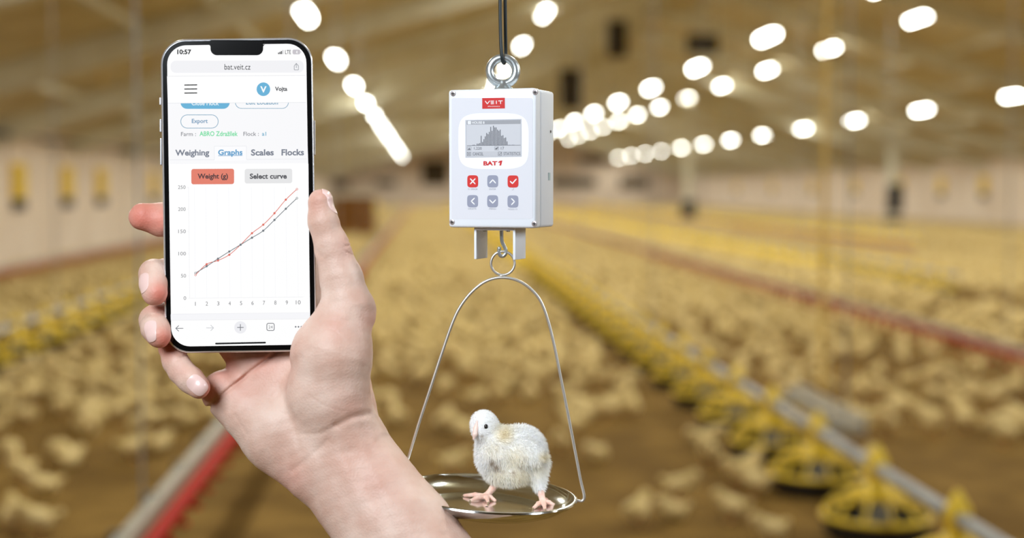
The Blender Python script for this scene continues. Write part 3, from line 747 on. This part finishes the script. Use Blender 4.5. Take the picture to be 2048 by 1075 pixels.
def hand(P):
    P = P.astype(np.float32)
    W = (690, 928, -35)
    arm = chain(P, [(*W, 106), (797, 1075, 0, 114), (960, 1300, 75, 128), (1190, 1620, 190, 142)], 20, 1.2)
    heel = chain(P, [(447, 785, -85, 45), (560, 865, -60, 80), (640, 922, -45, 84)], 14, 1.12)
    palm = None
    for m in ((600, 525, -128, 44), (553, 560, -132, 42), (505, 600, -128, 40), (458, 668, -112, 38)):
        c = cone(P, (655, 870, -50), m[:3], 84, m[3], 1.12); palm = c if palm is None else smin(palm, c, 22)
    dors = cone(P, (700, 890, -75), (676, 738, -98), 70, 60, 1.1)
    body = smin(smin(arm, heel, 26), smin(palm, dors, 22), 26)
    thumb = chain(P, [(664, 708, 16, 80), (655, 790, 4, 76), (690, 880, -22, 76)], 30, 1.15)
    up = chain(P, [(641, 402, 17, 24.5), (646, 442, 15, 28.5), (663, 492, 10, 35), (683, 556, 8, 41), (694, 612, 8, 51), (664, 708, 16, 80)], 12, 1.06)
    nub = ell(P, (722, 628, -4), (30, 36, 38))
    thumb = smin(smin(thumb, up, 14), nub, 16)
    f = smin(body, thumb, 22)
    # fingers, rooted in the palm behind the phone
    idx = chain(P, [(600, 525, -120, 38), (470, 458, -92, 36), (372, 443, -72, 35), (322, 439, -66, 32), (285, 433, -58, 27)], 10)
    mid = chain(P, [(553, 560, -120, 38), (430, 540, -100, 35), (345, 545, -82, 32)], 10)
    rng_ = chain(P, [(505, 600, -118, 36), (425, 608, -100, 33), (350, 630, -84, 31)], 10)
    pky = chain(P, [(458, 668, -100, 34), (395, 665, -92, 29), (343, 694, -66, 26)], 10)
    f = smin(f, np.minimum(np.minimum(idx, mid), np.minimum(rng_, pky)), 12)
    midt = smin(chain(P, [(345, 545, -82, 32), (307, 549, -42, 29.5), (307, 566, -8, 27), (309, 584, 6, 26.5)], 9), ell(P, (305, 545, -20), (27, 25, 24)), 8)
    rngt = chain(P, [(350, 630, -84, 31), (309, 640, -44, 30), (311, 656, -6, 28), (317, 670, 8, 25.5)], 9)
    pkyt = chain(P, [(343, 694, -66, 26), (351, 722, -38, 26.5), (362, 741, -26, 26), (380, 758, -12, 26), (397, 773, -4, 24)], 9)
    f = smin(f, np.minimum(np.minimum(midt, rngt), pkyt), 3)
    fr = P[:, 2] > -105
    if fr.any():
        Q = P[fr]; g = np.zeros(len(Q), np.float32)
        nearm = np.abs(f[fr]) < 40
        if nearm.any():
            Qn = Q[nearm]; gn = np.zeros(len(Qn), np.float32)
            for pts, am, wd in GROOVES:
                d = None
                for a, b in zip(pts[:-1], pts[1:]):
                    s = seg2(Qn, a, b); d = s if d is None else np.minimum(d, s)
                gn += am*np.exp(-(d/wd)**2)
            g[nearm] = gn
        f[fr] += g
    q = P*.045
    f = f+.9*np.sin(q[:, 0]*1.3+2*np.sin(q[:, 1]*.7))*np.sin(q[:, 1]*1.1+q[:, 2]*.9+1.5*np.sin(q[:, 0]*.6))+.35*np.sin(q[:, 0]*3.1+q[:, 1]*2.3)*np.sin(q[:, 1]*3.7-q[:, 0]*1.9+q[:, 2]*2)
    return f
me, V = sdf_mesh(hand, (235, 355, -215), (1360, 1790, 300), 3.0)
FLUSH_SHADE = [(285, 436, 38, .95), (318, 442, 30, .8), (322, 590, 22, .95), (300, 600, 16, .5), (332, 684, 22, .95), (310, 690, 16, .5), (414, 784, 18, .8), (650, 384, 16, .35), (632, 400, 22, .25), (700, 492, 22, .25),
         (440, 730, 34, .55), (520, 712, 40, .45), (580, 962, 30, .35), (744, 640, 18, .3), (700, 800, 30, .12), (670, 655, 22, .2), (480, 770, 30, .3), (425, 800, 12, .4), (290, 560, 14, .25), (362, 740, 16, .25), (748, 950, 50, .15)]  # skin redness; palm blobs also paint in the shade below the phone
fl = np.zeros(len(V), np.float32)
for x, y, s, a in FLUSH_SHADE: fl = np.maximum(fl, a*np.exp(-((V[:, 0]-x)**2+(V[:, 1]-y)**2)/(2*s*s)))
at_ = me.attributes.new('flush_shade', 'FLOAT', 'POINT'); at_.data.foreach_set('value', fl)
m_skin = bpy.data.materials.new('skin'); m_skin.use_nodes = True; nt = m_skin.node_tree; B = nt.nodes['Principled BSDF']; N = nt.nodes.new; K = nt.links.new
tc = N('ShaderNodeTexCoord'); n1 = N('ShaderNodeTexNoise'); n1.inputs['Scale'].default_value = 55; n1.inputs['Detail'].default_value = 5
r1 = N('ShaderNodeValToRGB'); r1.color_ramp.elements[0].position = .35; r1.color_ramp.elements[1].position = .68
r1.color_ramp.elements[0].color = (*srgb(224, 196, 180), 1); r1.color_ramp.elements[1].color = (*srgb(210, 172, 154), 1)
K(tc.outputs['Object'], n1.inputs['Vector']); K(n1.outputs[0], r1.inputs[0])
fa = N('ShaderNodeAttribute'); fa.attribute_name = 'flush_shade'
mx = N('ShaderNodeMix'); mx.data_type = 'RGBA'; mx.inputs[7].default_value = (*srgb(212, 122, 104), 1)
K(fa.outputs['Fac'], mx.inputs[0]); K(r1.outputs[0], mx.inputs[6]); K(mx.outputs[2], B.inputs['Base Color'])
B.inputs['Roughness'].default_value = .52; B.inputs['Specular IOR Level'].default_value = .35
B.inputs['Subsurface Weight'].default_value = .12; B.inputs['Subsurface Radius'].default_value = (1, .45, .3); B.inputs['Subsurface Scale'].default_value = .004
n2 = N('ShaderNodeTexNoise'); n2.inputs['Scale'].default_value = 900; n2.inputs['Detail'].default_value = 3; n3 = N('ShaderNodeTexVoronoi'); n3.inputs['Scale'].default_value = 700
ad = N('ShaderNodeMath'); ad.operation = 'ADD'; bp = N('ShaderNodeBump'); bp.inputs['Strength'].default_value = .24; bp.inputs['Distance'].default_value = .0005
K(tc.outputs['Object'], n2.inputs['Vector']); K(tc.outputs['Object'], n3.inputs['Vector']); K(n2.outputs[0], ad.inputs[0]); K(n3.outputs[0], ad.inputs[1]); K(ad.outputs[0], bp.inputs['Height']); K(bp.outputs[0], B.inputs['Normal'])
person = link('person', me, m_skin, None, at(797, 1075, 0)); tag(person, "person's bare right forearm and hand reaching in from below, fingers closed around the phone", 'person')
m_nail = mat('fingernail', srgb(238, 204, 196), .28, spec=.5, coat=.3)
def nail(cx, cy, d, ax, nrm, a, b, lab=None):
    """superellipse plate: ax = direction towards the nail's tip, nrm = outward normal (x,y,d)"""
    n_ = np.array(nrm, float); n_ /= np.linalg.norm(n_); t = np.array(ax, float); t -= n_*(t@n_); t /= np.linalg.norm(t); s = np.cross(n_, t)
    c = np.array((cx, cy, d), float)
    def fn(P):
        Q = (P-c.astype(np.float32)); u = Q@t.astype(np.float32); v = Q@s.astype(np.float32); w_ = Q@n_.astype(np.float32)
        reg = ((np.abs(u)/a)**3+(np.abs(v)/b)**3)**(1/3)*min(a, b)-min(a, b)
        h = hand(P)
        return np.maximum(np.maximum(np.maximum(reg, h-.9-.5*np.clip(u/a, 0, 1)), -(h+2.2)), -w_-18)
    R = max(a, b)+8
    me, _ = sdf_mesh(fn, c-R, c+R, .8)
    return link('fingernail', me, m_nail, person)
def fd(x, y): return front_d(hand, x, y) or 0
nail(395, 769, fd(395, 769), (.75, .66, .1), (.05, -.12, 1), 22, 17)
nail(300, 662, fd(300, 662), (.05, .95, .3), (-.62, -.05, .78), 22, 14)
nail(286, 566, fd(286, 566)-2, (.05, .9, .4), (-.88, -.05, .5), 21, 14)
nail(663, 402, fd(663, 402)-8, (-.05, -1, 0), (1, -.05, -.05), 26, 18)
nail(272, 430, -84, (-1, -.1, .1), (-.3, -.1, -1), 20, 15)

# ================================================================ THE HANGING SCALE
m_abs = mat('white_abs', srgb(236, 241, 248), .38, spec=.4)
m_seam = mat('grey_gasket', srgb(120, 122, 128), .7)
m_steel = mat('stainless_wire', srgb(214, 211, 204), .42, metal=.85)
m_zinc = mat('zinc_plated', srgb(206, 214, 216), .3, metal=.85, bump=.15, bscale=300)
m_pan = mat('polished_stainless', srgb(222, 226, 226), .12, metal=1, bump=.03, bscale=900)
PC = at(975.5, 985, -118); Dp = (PC-CAM).dot(FH_); us = Dp/FPX
def sp(px, py, off=0.0): return at_dist(px, py, Dp-off*us)     # off: units towards the camera
TH = math.radians(20)
EX = RGT*math.cos(TH)-FH_*math.sin(TH); NF = -(FH_*math.cos(TH)+RGT*math.sin(TH)); EZ = Vector((0, 0, 1))
BW, BD, BH = 182*us, 118*us, 271*us
BC = sp(1003.5, 318)
def bx(u, v, n): return BC+EX*(u*us)+EZ*(v*us)+NF*(n*us)
for s, v in ((-1, 1), (1, 1), (-1, -1), (1, -1)): print('front corner', s, v, [round(q, 1) for q in project(BC+EX*(s*BW/2)+EZ*(v*BH/2)+NF*BD/2)])
print('rear right', [round(q, 1) for q in project(BC+EX*(BW/2)+EZ*(BH/2)-NF*BD/2)])
scl = empty('hanging_scale', BC-EZ*(BH/2), 'white boxy electronic poultry scale with grey display, hanging from a black cord', 'weighing scale')
AX = (EX, NF, EZ)
hl = 34*us
MB().box(BC+NF*(BD/2-hl/2), BW, hl, BH, AX, bev=6*us).build('lid', m_abs, scl, smooth=True)
MB().box(BC-NF*(hl/2+.5*us), BW-1.0*us, BD-hl-1*us, BH-1*us, AX, bev=6*us).build('housing', m_abs, scl, smooth=True)
MB().box(BC+NF*(BD/2-hl), BW-6*us, 3*us, BH-6*us, AX).build('gasket', m_seam, scl)
def face_pt(px, py, off):
    r = ray(px, py); p0 = BC+NF*(BD/2+off); return CAM+r*((p0-CAM).dot(NF)/r.dot(NF))
def side_pt(px, py, off=0):
    r = ray(px, py); p0 = BC+EX*(BW/2+off); return CAM+r*((p0-CAM).dot(EX)/r.dot(EX))
def pm(r, g, b, ro=.45): return mat('print_%d_%d_%d' % (r, g, b), srgb(r, g, b), ro, spec=.3)
FM = lambda x, y, L: face_pt(x, y, .00004*L+.00002)
P_ = Flat(FM)
P_.poly(rr_pts(903, 196, 1065.5, 438, 4, .004), pm(224, 225, 232), 1)
P_.build('faceplate', scl, 'pale lilac-grey faceplate')
P_ = Flat(FM)
def sup(cx, cy, a, b, e=4.2, n=56): return [(cx+a*abs(math.cos(t))**(2/e)*(1 if math.cos(t) > 0 else -1), cy+b*abs(math.sin(t))**(2/e)*(1 if math.sin(t) > 0 else -1)) for t in [2*math.pi*k/n for k in range(n)]]
P_.poly(sup(987, 282, 70.5, 56), pm(250, 250, 252, .25), 2); P_.build('display_surround', scl, 'glossy white display surround')
P_ = Flat(FM); red = pm(206, 40, 38); wh = pm(248, 248, 250)
P_.poly([(964.3, 196), (1009.6, 195.2), (1009.8, 216.6), (964.5, 217.4)], red, 3)
for pts in ([(970.6, 202), (974.6, 207.6), (979, 201.8)], [(981.5, 202), (987.5, 201.8)], [(982, 204.7), (987.3, 204.5)], [(982.2, 207.4), (987.6, 207.2)], [(992.6, 201.6), (992.8, 207.2)], [(997, 201.6), (1004.6, 201.4)], [(1001, 201.6), (1001.2, 207.2)]): P_.line(pts, 1.5, wh, 4)
P_.text('electronics', 975.6, 211, 999.6, 213.6, wh, .0, 4)
P_.build('logo_badge', scl, 'red badge with white VEIT lettering')
P_ = Flat(FM)
P_.text('BAT', 966.8, 322, 994.5, 330.6, pm(206, 34, 36), .045, 3, slant=0); P_.poly([(996.4, 323.6), (1000.4, 321), (1004.8, 320.8), (1002.2, 330.8), (998.6, 330.8), (1000.2, 324.6), (997, 325.8)], pm(206, 34, 36), 3)
P_.build('model_lettering', scl, 'bold red BAT1 lettering')
P_ = Flat(FM); lg = pm(208, 210, 216, .3); dk = pm(112, 114, 122); md = pm(160, 162, 168); ll = pm(196, 198, 204)
P_.poly([(930.6, 239.8), (1043.2, 237.6), (1043.4, 313.2), (930.8, 315.2)], pm(198, 200, 207, .3), 3)
P_.poly([(933.4, 241.6), (1041.2, 239.6), (1041.4, 311.6), (933.6, 313.4)], lg, 4)
P_.poly([(933.4, 241.2), (1041, 239.4), (1041, 247.4), (933.4, 249)], md, 5); P_.rr(935.2, 241.6, 942, 248.4, .8, pm(232, 233, 236), 6); P_.text('HOUSE 8', 944, 242.4, 969, 247.6, pm(232, 233, 236), .03, 6)
for i, hgt in enumerate([1, 1, 0, 3, 3, 4, 17, 6, 11, 16, 22, 20, 24, 33, 26, 35, 32, 32, 28, 26, 28, 17, 18, 13, 14, 7, 1, 1, 0, 1, 1]):
    x = 946+i*2.72
    if hgt: P_.poly([(x-.85, 290.4-hgt*1.12), (x+.85, 290.4-hgt*1.12), (x+.85, 290.4), (x-.85, 290.4)], dk, 6)
P_.line([(934, 290.8), (1041, 290)], .8, dk, 6, False)
P_.outline(934, 292.6, 942.4, 300.6, .8, .7, md, 6); P_.poly([(935.4, 299.4), (936.4, 297), (937.6, 297), (938.2, 294), (939, 296.6), (940.6, 296.8), (941, 299.4)], dk, 6)
P_.text('1,220', 948, 293.6, 963.4, 299.8, dk, .0, 6); P_.outline(989, 292.2, 997.4, 300, .8, .7, md, 6); P_.poly([(990.4, 298.6), (991, 295.6), (994, 295), (995.6, 293.2), (996.2, 295), (994, 298.6)], dk, 6); P_.text('17', 1001.6, 293.4, 1008, 299.2, dk, .0, 6)
P_.poly([(933.6, 303), (1041.2, 301.8), (1041.4, 311), (933.8, 312.4)], ll, 5)
P_.outline(934, 303.8, 941.4, 311.4, .6, .7, dk, 6); P_.line([(935.8, 305.6), (939.6, 309.6)], .7, dk, 7, False); P_.line([(939.6, 305.6), (935.8, 309.6)], .7, dk, 7, False); P_.text('CANCEL', 945.6, 304.4, 966.6, 310.6, dk, .01, 6)
P_.outline(996, 303.4, 1003.6, 311, .6, .7, dk, 6); P_.line([(997.4, 306.8), (999.4, 309), (1003, 304.4)], .8, dk, 7, False); P_.text('STATISTICS', 1007, 304, 1040.4, 310.2, dk, .01, 6)
P_.build('lcd_screen', scl, 'grey display showing a histogram over CANCEL and STATISTICS')
for (cx, cy, c, ic) in ((945.4, 362.3, 'r', 'x'), (985.4, 362.3, 'g', 'u'), (1026, 362.6, 'r', 'c'), (945.2, 402, 'g', 'l'), (985.2, 402.2, 'g', 'd'), (1025.8, 402.6, 'g', 'r')):
    P_ = Flat(FM); colr = pm(214, 50, 46) if c == 'r' else pm(152, 156, 176)
    P_.poly(sup(cx, cy, 10.9, 12.2, 4.4, 36), colr, 3)
    I = {'x': ([(-4.4, -4.8), (4.6, 4.8)], [(4.6, -4.8), (-4.4, 4.8)]), 'u': ([(-5.6, 3.2), (0, -3), (5.6, 3.2)],), 'd': ([(-5.8, -2.6), (0, 3.6), (5.8, -2.6)],), 'l': ([(3.4, -5.8), (-2.6, 0), (3.4, 6)],), 'r': ([(-2.6, -5.6), (3.2, .2), (-2.6, 6.2)],), 'c': ([(-5.2, 0), (-1.2, 4), (6.2, -4.4)],)}[ic]
    for q in I: P_.line([(cx+a, cy+b) for a, b in q], 2.3, wh, 4)
    P_.build('key_button', scl, {'x': 'red key with a white cross', 'u': 'grey key with up arrow', 'c': 'red key with a white tick', 'l': 'grey key with left arrow', 'd': 'grey key with down arrow', 'r': 'grey key with right arrow'}[ic])
P_ = Flat(FM); cg = pm(168, 170, 180)
for t_, x0, x1, y in (('O / ERROR', 936, 955, 378), ('ENTER', 978.6, 992, 378), ('DELETE', 936.6, 952.6, 417), ('MENU', 978.4, 992, 417.4), ('HOLD / O', 1016.6, 1034.6, 418)): P_.text(t_, x0, y-1.6, x1, y+1.6, cg, .0, 3)
P_.line([(1027.4, 376), (1026.4, 379.6), (1023.6, 379.6)], .7, cg, 3, False)
P_.build('key_captions', scl)
m_screw = mat('dull_screw_steel', srgb(186, 176, 176), .4, metal=.5)
for px, py in ((906.4, 187), (1070.6, 184), (904.3, 443.6), (1068.8, 447)):
    c = face_pt(px, py, 0); sc_ = MB().lathe([(5.6*us, -.5*us), (5.6*us, .4*us), (4.6*us, 1.0*us), (.01*us, 1.1*us)], c, (EX, -EZ.cross(NF) if False else EZ, NF), n=20).build('corner_screw', m_screw, scl, smooth=True)
    MB().box(c+NF*1.2*us, 6.6*us, .5*us, 1.9*us, AX).box(c+NF*1.2*us, 1.9*us, .5*us, 6.6*us, AX).build('cross_slot', m_dark, sc_)
c = side_pt(1101.4, 263); MB().lathe([(3.0*us, .3*us), (2.4*us, .6*us), (.01*us, .6*us)], c, (NF, EZ, EX), n=16).build('side_port', m_dark, scl)
c = side_pt(1098.6, 352.5); MB().box(c, 1.2*us, 11*us, 15*us, AX, bev=.5*us).build('connector_slot', pm(186, 204, 206), scl)
# eye bolt
ec = sp(1006, 142)
MB().tube([ec+RGT*(26*us*math.cos(a))+UPV*(26*us*math.sin(a)) for a in [2*math.pi*k/40 for k in range(40)]], 8.6*us, 16, closed=True).build('eye_bolt', m_zinc, scl, smooth=True)
top = Vector((ec.x, ec.y, (BC+EZ*BH/2).z))
MB().lathe([(.01*us, -2*us), (21*us, -2*us), (21.5*us, 3*us), (19*us, 6*us), (13*us, 10*us), (11*us, 16*us), (9*us, 20*us), (.01*us, 22*us)], top, n=28).build('bolt_collar', m_zinc, scl, smooth=True)
# bracket and hook
zb = -BH/us/2
br = MB(); br.box(bx(0, zb-3, 10), 87*us, 62*us, 5*us, AX, bev=1.2*us)
for s in (-1, 1): br.box(bx(s*41, zb-33, 10), 5.2*us, 62*us, 60*us, AX, bev=1.2*us)
br.build('guard_bracket', m_abs, scl, smooth=True)
for s in (-1, 1): MB().lathe([(.01*us, -2*us), (4*us, -1.6*us), (4.4*us, 0), (4.4*us, 1*us)], bx(s*24, zb-6.2, 30), n=14).build('bracket_screw', m_zinc, scl, smooth=True)
hk = [(1003, 452), (1003.2, 470), (1004, 482), (1008, 491), (1011.5, 499), (1011, 507), (1006, 512), (1000.5, 510.5), (998, 504), (998.5, 497.5)]
MB().tube(smooth_path([sp(x, y, 0) for x, y in hk], 5), 3.7*us, 12).build('load_hook', m_zinc, scl, smooth=True)
MB().add(*ball(sp(998.6, 496.6), 4.2*us, n=14, m=9)).build('hook_tip', m_zinc, scl, smooth=True)
# cord
m_cord = mat('black_cord', srgb(24, 34, 36), .45)
ceilz = zc(ec.x)
def up_to(p): return Vector((p.x, p.y, ceilz))
fr_ = [sp(1000, -20, 6), sp(1001, 60, 9), sp(1003, 104, 12), sp(1005, 120, 10.5), sp(1008, 126.5, 2), sp(1010.5, 120, -9), sp(1011.5, 104, -12), sp(1011, 60, -9), sp(1010, -20, -6)]
cp = [up_to(fr_[0])+Vector((0, 0, -.01))]+smooth_path(fr_, 6)+[up_to(fr_[-1])+Vector((0, 0, -.01))]
cord = MB().tube(cp, 3.5*us, 10).build('black_rope', m_cord, None, cp[0], smooth=True); tag(cord, 'doubled thin black rope looped through the eye bolt of the white scale', 'rope')

# ================================================================ THE WEIGHING PAN
roll = math.radians(4.2)
PX = RGT*math.cos(roll)-EZ*math.sin(roll); PZ = EZ*math.cos(roll)+RGT*math.sin(roll); PY = PZ.cross(PX)
pan = empty('weighing_pan', PC-PZ*28*us, 'round polished steel pan hanging by a wire bail below the white scale', 'pan')
R_ = 179*us
prof = [(.001, -28*us), (118*us, -28*us), (132*us, -27*us), (150*us, -20*us), (168*us, -8*us), (172.5*us, -1*us), (174*us, 1.8*us), (177*us, 2.8*us), (180.5*us, 1.6*us), (181.5*us, -1.2*us), (179.5*us, -3.6*us), (176*us, -4*us), (170*us, -11*us), (152*us, -22*us), (133*us, -29.5*us), (118*us, -30.5*us), (.001, -30.5*us)]
MB().lathe(prof, PC, (PX, PY, PZ), n=96).build('dish', m_pan, pan, smooth=True)
rc_ = sp(1005.6, 526)
rg = MB().tube([rc_+RGT*(23.6*us*math.cos(a))+EZ*(23.6*us*math.sin(a)) for a in [2*math.pi*k/48 for k in range(48)]], 2.7*us, 10, closed=True).build('ring', m_steel, pan, smooth=True)
MB().add(*ball(sp(1004, 551), 6*us, 3.4*us, 3*us, n=14, m=8)).build('weld', m_steel, rg, smooth=True)
rimR = PC+PX*(178*us); rimL = PC-PX*(178*us)
xr, yr, _ = project(rimR); xl, yl, _ = project(rimL); print('rim', xl, yl, xr, yr)
bl = [(xl+2, yl+2), (xl-5, yl+3), (xl-6, yl-6), (801, 955), (815, 920), (837, 848), (862, 772), (885, 702), (905, 645), (921, 612), (944, 583), (972, 562), (1003, 554.5), (1034, 560), (1060, 576), (1081, 601), (1096, 640), (1109, 692), (1121, 752), (1135, 822), (1150, 900), (1161, 958), (1167.6, 986), (1168, 996), (1163, 1001.5), (xr+2, yr+2)]
MB().tube(smooth_path([sp(x, y) for x, y in bl], 5), 3.1*us, 10).build('bail_wire', m_steel, pan, smooth=True)

# ================================================================ THE CHICK
def on_pan(px, py, up=0):
    r = ray(px, py); p0 = PC-PZ*(28-up)*us; p = CAM+r*((p0-CAM).dot(PZ)/r.dot(PZ)); return np.array(project(p))
fL = on_pan(980, 996, 3); fR = on_pan(1088, 1007, 3); print('feet', fL, fR)
dc = (fL[2]+fR[2])/2
m_cd = bpy.data.materials.new('chick_down'); m_cd.use_nodes = True; nt = m_cd.node_tree; B = nt.nodes['Principled BSDF']; N = nt.nodes.new; K = nt.links.new
B.inputs['Roughness'].default_value = .9; B.inputs['Specular IOR Level'].default_value = .1
B.inputs['Subsurface Weight'].default_value = .3; B.inputs['Subsurface Radius'].default_value = (1, .9, .7); B.inputs['Subsurface Scale'].default_value = .003
t1 = N('ShaderNodeAttribute'); t1.attribute_name = 'yellow'; t2 = N('ShaderNodeAttribute'); t2.attribute_name = 'dirt'
mx = N('ShaderNodeMix'); mx.data_type = 'RGBA'; mx.inputs[6].default_value = (*srgb(250, 250, 249), 1); mx.inputs[7].default_value = (*srgb(244, 222, 164), 1)
mx2 = N('ShaderNodeMix'); mx2.data_type = 'RGBA'; mx2.inputs[7].default_value = (*srgb(140, 112, 76), 1)
K(t1.outputs['Fac'], mx.inputs[0]); K(mx.outputs[2], mx2.inputs[6]); K(t2.outputs['Fac'], mx2.inputs[0]); K(mx2.outputs[2], B.inputs['Base Color'])
def tints(V):
    y = np.zeros(len(V), np.float32); d = np.zeros(len(V), np.float32)
    for x_, y_, s, a in ((1008, 868, 14, .6), (990, 900, 20, .25), (1030, 920, 24, .35), (1075, 940, 16, .3), (1040, 955, 22, .45), (1000, 955, 20, .35), (1085, 915, 8, .5)): y = np.maximum(y, a*np.exp(-((V[:, 0]-x_)**2+(V[:, 1]-y_)**2)/(2*s*s)))
    for x_, y_, s, a in ((984, 926, 5, .8), (992, 934, 5, .75), (988, 930, 9, .3), (1040, 934, 2, .6), (1027, 945, 3, .5), (964, 871, 2.2, .5), (1005, 942, 3, .3), (1050, 918, 3, .25)): d = np.maximum(d, a*np.exp(-((V[:, 0]-x_)**2+(V[:, 1]-y_)**2)/(2*s*s)))
    return y, d
def chick(P):
    P = P.astype(np.float32)
    head = smin(ell(P, (967, 847, dc+26), (26.5, 27.5, 24)), ell(P, (962, 862, dc+32), (18, 15, 16)), 8)
    neck = cone(P, (976, 858, dc+18), (1000, 902, dc+4), 24, 38)
    body = ell(P, (1026, 905, dc), (58, 50, 46), rot2(12))
    back = ell(P, (1046, 890, dc-2), (40, 38, 38), rot2(25))
    brst = ell(P, (988, 912, dc+8), (35, 44, 36), rot2(-10))
    rump = ell(P, (1066, 918, dc-2), (25, 46, 30), rot2(-5))
    bel = ell(P, (1018, 946, dc+4), (44, 24, 34))
    th1 = cone(P, (1008, 930, fL[2]+4), (994, 957, fL[2]+2), 20, 9)
    th2 = cone(P, (1074, 925, fR[2]+2), (1079, 972, fR[2]), 24, 10)
    wing = ell(P, (1052, 905, dc+38), (36, 26, 11), rot2(22)); wing2 = ell(P, (1046, 905, dc-40), (36, 26, 11), rot2(22))
    f = smin(smin(body, back, 16), smin(brst, rump, 10), 14)
    f = smin(f, bel, 14); f = smin(f, neck, 18); f = smin(f, head, 10); f = smin(f, np.minimum(wing, wing2), 6); f = smin(f, np.minimum(th1, th2), 8)
    return f
me, V = sdf_mesh(chick, (925, 805, dc-75), (1110, 1000, dc+85), 1.6)
y_, d_ = tints(V); me.attributes.new('yellow', 'FLOAT', 'POINT').data.foreach_set('value', y_); me.attributes.new('dirt', 'FLOAT', 'POINT').data.foreach_set('value', d_)
ck = link('chick', me, m_cd, None, at(1030, 1005, dc)); tag(ck, 'fluffy white baby chick standing in the hanging steel pan, looking down to the left', 'chick')
G = grad(chick, V.astype(np.float32), 1.0)
# soft down: short tapering filaments rooted in the skin
nS = 30000; ii = rng.integers(0, len(V), nS); root = V[ii]+rng.normal(0, .5, (nS, 3)); g = G[ii]
isH = (root[:, 1] < 872) & (root[:, 0] < 1000)
flow = np.where(isH[:, None], np.array([[.6, .5, -.1]]), np.array([[.55, .75, 0]]))+rng.normal(0, .35, (nS, 3))
dr = g*.62+flow*.42+rng.normal(0,.12,(nS,3)); dr /= np.linalg.norm(dr, axis=1)[:, None]
Ls = np.where(isH, rng.uniform(1.8, 4.2, nS), rng.uniform(3.5, 10.0, nS)); sv = np.cross(dr, rng.normal(0, 1, (nS, 3))); sv /= np.linalg.norm(sv, axis=1)[:, None]
Wd = .42
v0 = root-g*.8-sv*Wd; v1 = root-g*.8+sv*Wd; m0 = root+dr*(Ls*.55)[:, None]-sv*Wd*.6; m1 = root+dr*(Ls*.55)[:, None]+sv*Wd*.6; tp = root+dr*Ls[:, None]+np.array([0, 1, 0])*(Ls*.18)[:, None]
AV = np.stack([v0, v1, m1, m0, tp], 1).reshape(-1, 3); b_ = np.arange(nS)*5
me = mesh_from([], []); me = bpy.data.meshes.new('mesh'); WV = at_np(AV)
me.vertices.add(len(WV)); me.vertices.foreach_set('co', WV.reshape(-1))
lp = np.stack([b_, b_+1, b_+2, b_+3, b_+3, b_+2, b_+4], 1).reshape(-1); me.loops.add(len(lp)); me.polygons.add(nS*2)
st = np.stack([np.arange(nS)*7, np.arange(nS)*7+4], 1).reshape(-1); me.polygons.foreach_set('loop_start', st); me.loops.foreach_set('vertex_index', lp.astype(np.int32)); me.update(calc_edges=True)
ry, rd_ = tints(root); me.attributes.new('yellow', 'FLOAT', 'POINT').data.foreach_set('value', np.repeat(ry, 5)); me.attributes.new('dirt', 'FLOAT', 'POINT').data.foreach_set('value', np.repeat(rd_, 5))
o = link('down', me, m_cd, ck); o['kind'] = 'stuff'
m_cl = mat('chick_leg_skin', srgb(244, 208, 192), .45, sss=.2, col2=srgb(238, 190, 172), nscale=300)
m_beak = mat('beak_horn', srgb(244, 216, 204), .35)
m_eye = mat('wet_black_eye', srgb(10, 9, 8), .08)
m_claw = mat('claw', srgb(150, 130, 96), .4)
fdc = lambda x, y: front_d(chick, x, y, dc+120, dc-80, .5) or dc
# beak: ridge from the forehead and short hooked bill
d1 = fdc(955, 845); d2 = fdc(953, 860)
def beakf(P):
    P = P.astype(np.float32)
    f = chain(P, [(955, 842, d1-2, 2.6), (952, 856, d2-1, 5.0), (949.5, 868, d2+4, 4.6), (947.5, 877, d2+3, 1.8)], 3)
    return smin(f, cone(P, (954, 866, d2-3), (949.5, 874, d2+1), 4.4, 1.6), 1.0)
me, _ = sdf_mesh(beakf, (938, 834, d2-20), (966, 886, d2+24), .6); link('beak', me, m_beak, ck)
e0 = fdc(971.5, 852); Mr = Matrix.Rotation(math.radians(0), 3, 'Z')
V_, F_ = ball(at(971.8, 852, e0-1.2), 4.6*U, 4.4*U, 5.4*U, 18, 12); MB().add(V_, F_).build('eye', m_eye, ck, smooth=True)
e1 = at(943.5, 853, dc+24); V_, F_ = ball(e1, 2.6*U, 4.2*U, 4.6*U, 16, 10); MB().add(V_, F_).build('eye', m_eye, ck, smooth=True)
def leg(top, knee, ank, toes):
    def fn(P):
        P = P.astype(np.float32)
        f = chain(P, [(*top, 7.5), (*knee, 6.2), (*ank, 6.8)], 4)
        for t in toes:
            mid = [(a+b)/2 for a, b in zip(ank, t)]; mid[1] -= 2.5
            f = smin(f, chain(P, [(*ank, 5.6), (*mid, 4.6), (*t, 3.0)], 2.0), 3.0)
        return f
    A = np.array([top, knee, ank]+list(toes), float)
    me, _ = sdf_mesh(fn, A.min(0)-12, A.max(0)+12, .8); o = link('leg', me, m_cl, ck)
    for t in toes[:3]:
        dd = np.array(t, float)-np.array(ank, float); dd /= np.linalg.norm(dd); p0 = at_np([np.array(t)+dd*1.5])[0]; p1 = at_np([np.array(t)+dd*6.5+np.array((0, 2.2, 0))])[0]
        MB().tube([Vector(p0), Vector(p1)], [2.3*U, .4*U], 8).build('claw', m_claw, o, smooth=True)
def opt(x, y, up=3): q = on_pan(x, y, up); return (float(q[0]), float(q[1]), float(q[2]))
aL = opt(972, 992, 7); aR = opt(1086, 1003, 7)
leg((993, 958, fL[2]), (985, 976, fL[2]-3), aL, [opt(929, 990), opt(942, 1000), opt(976, 1003), opt(990, 1000)])
leg((1079, 968, fR[2]), (1082, 985, fR[2]-2), aR, [opt(1067, 1015), opt(1090, 1017), opt(1110, 1010), opt(1096, 1000)])
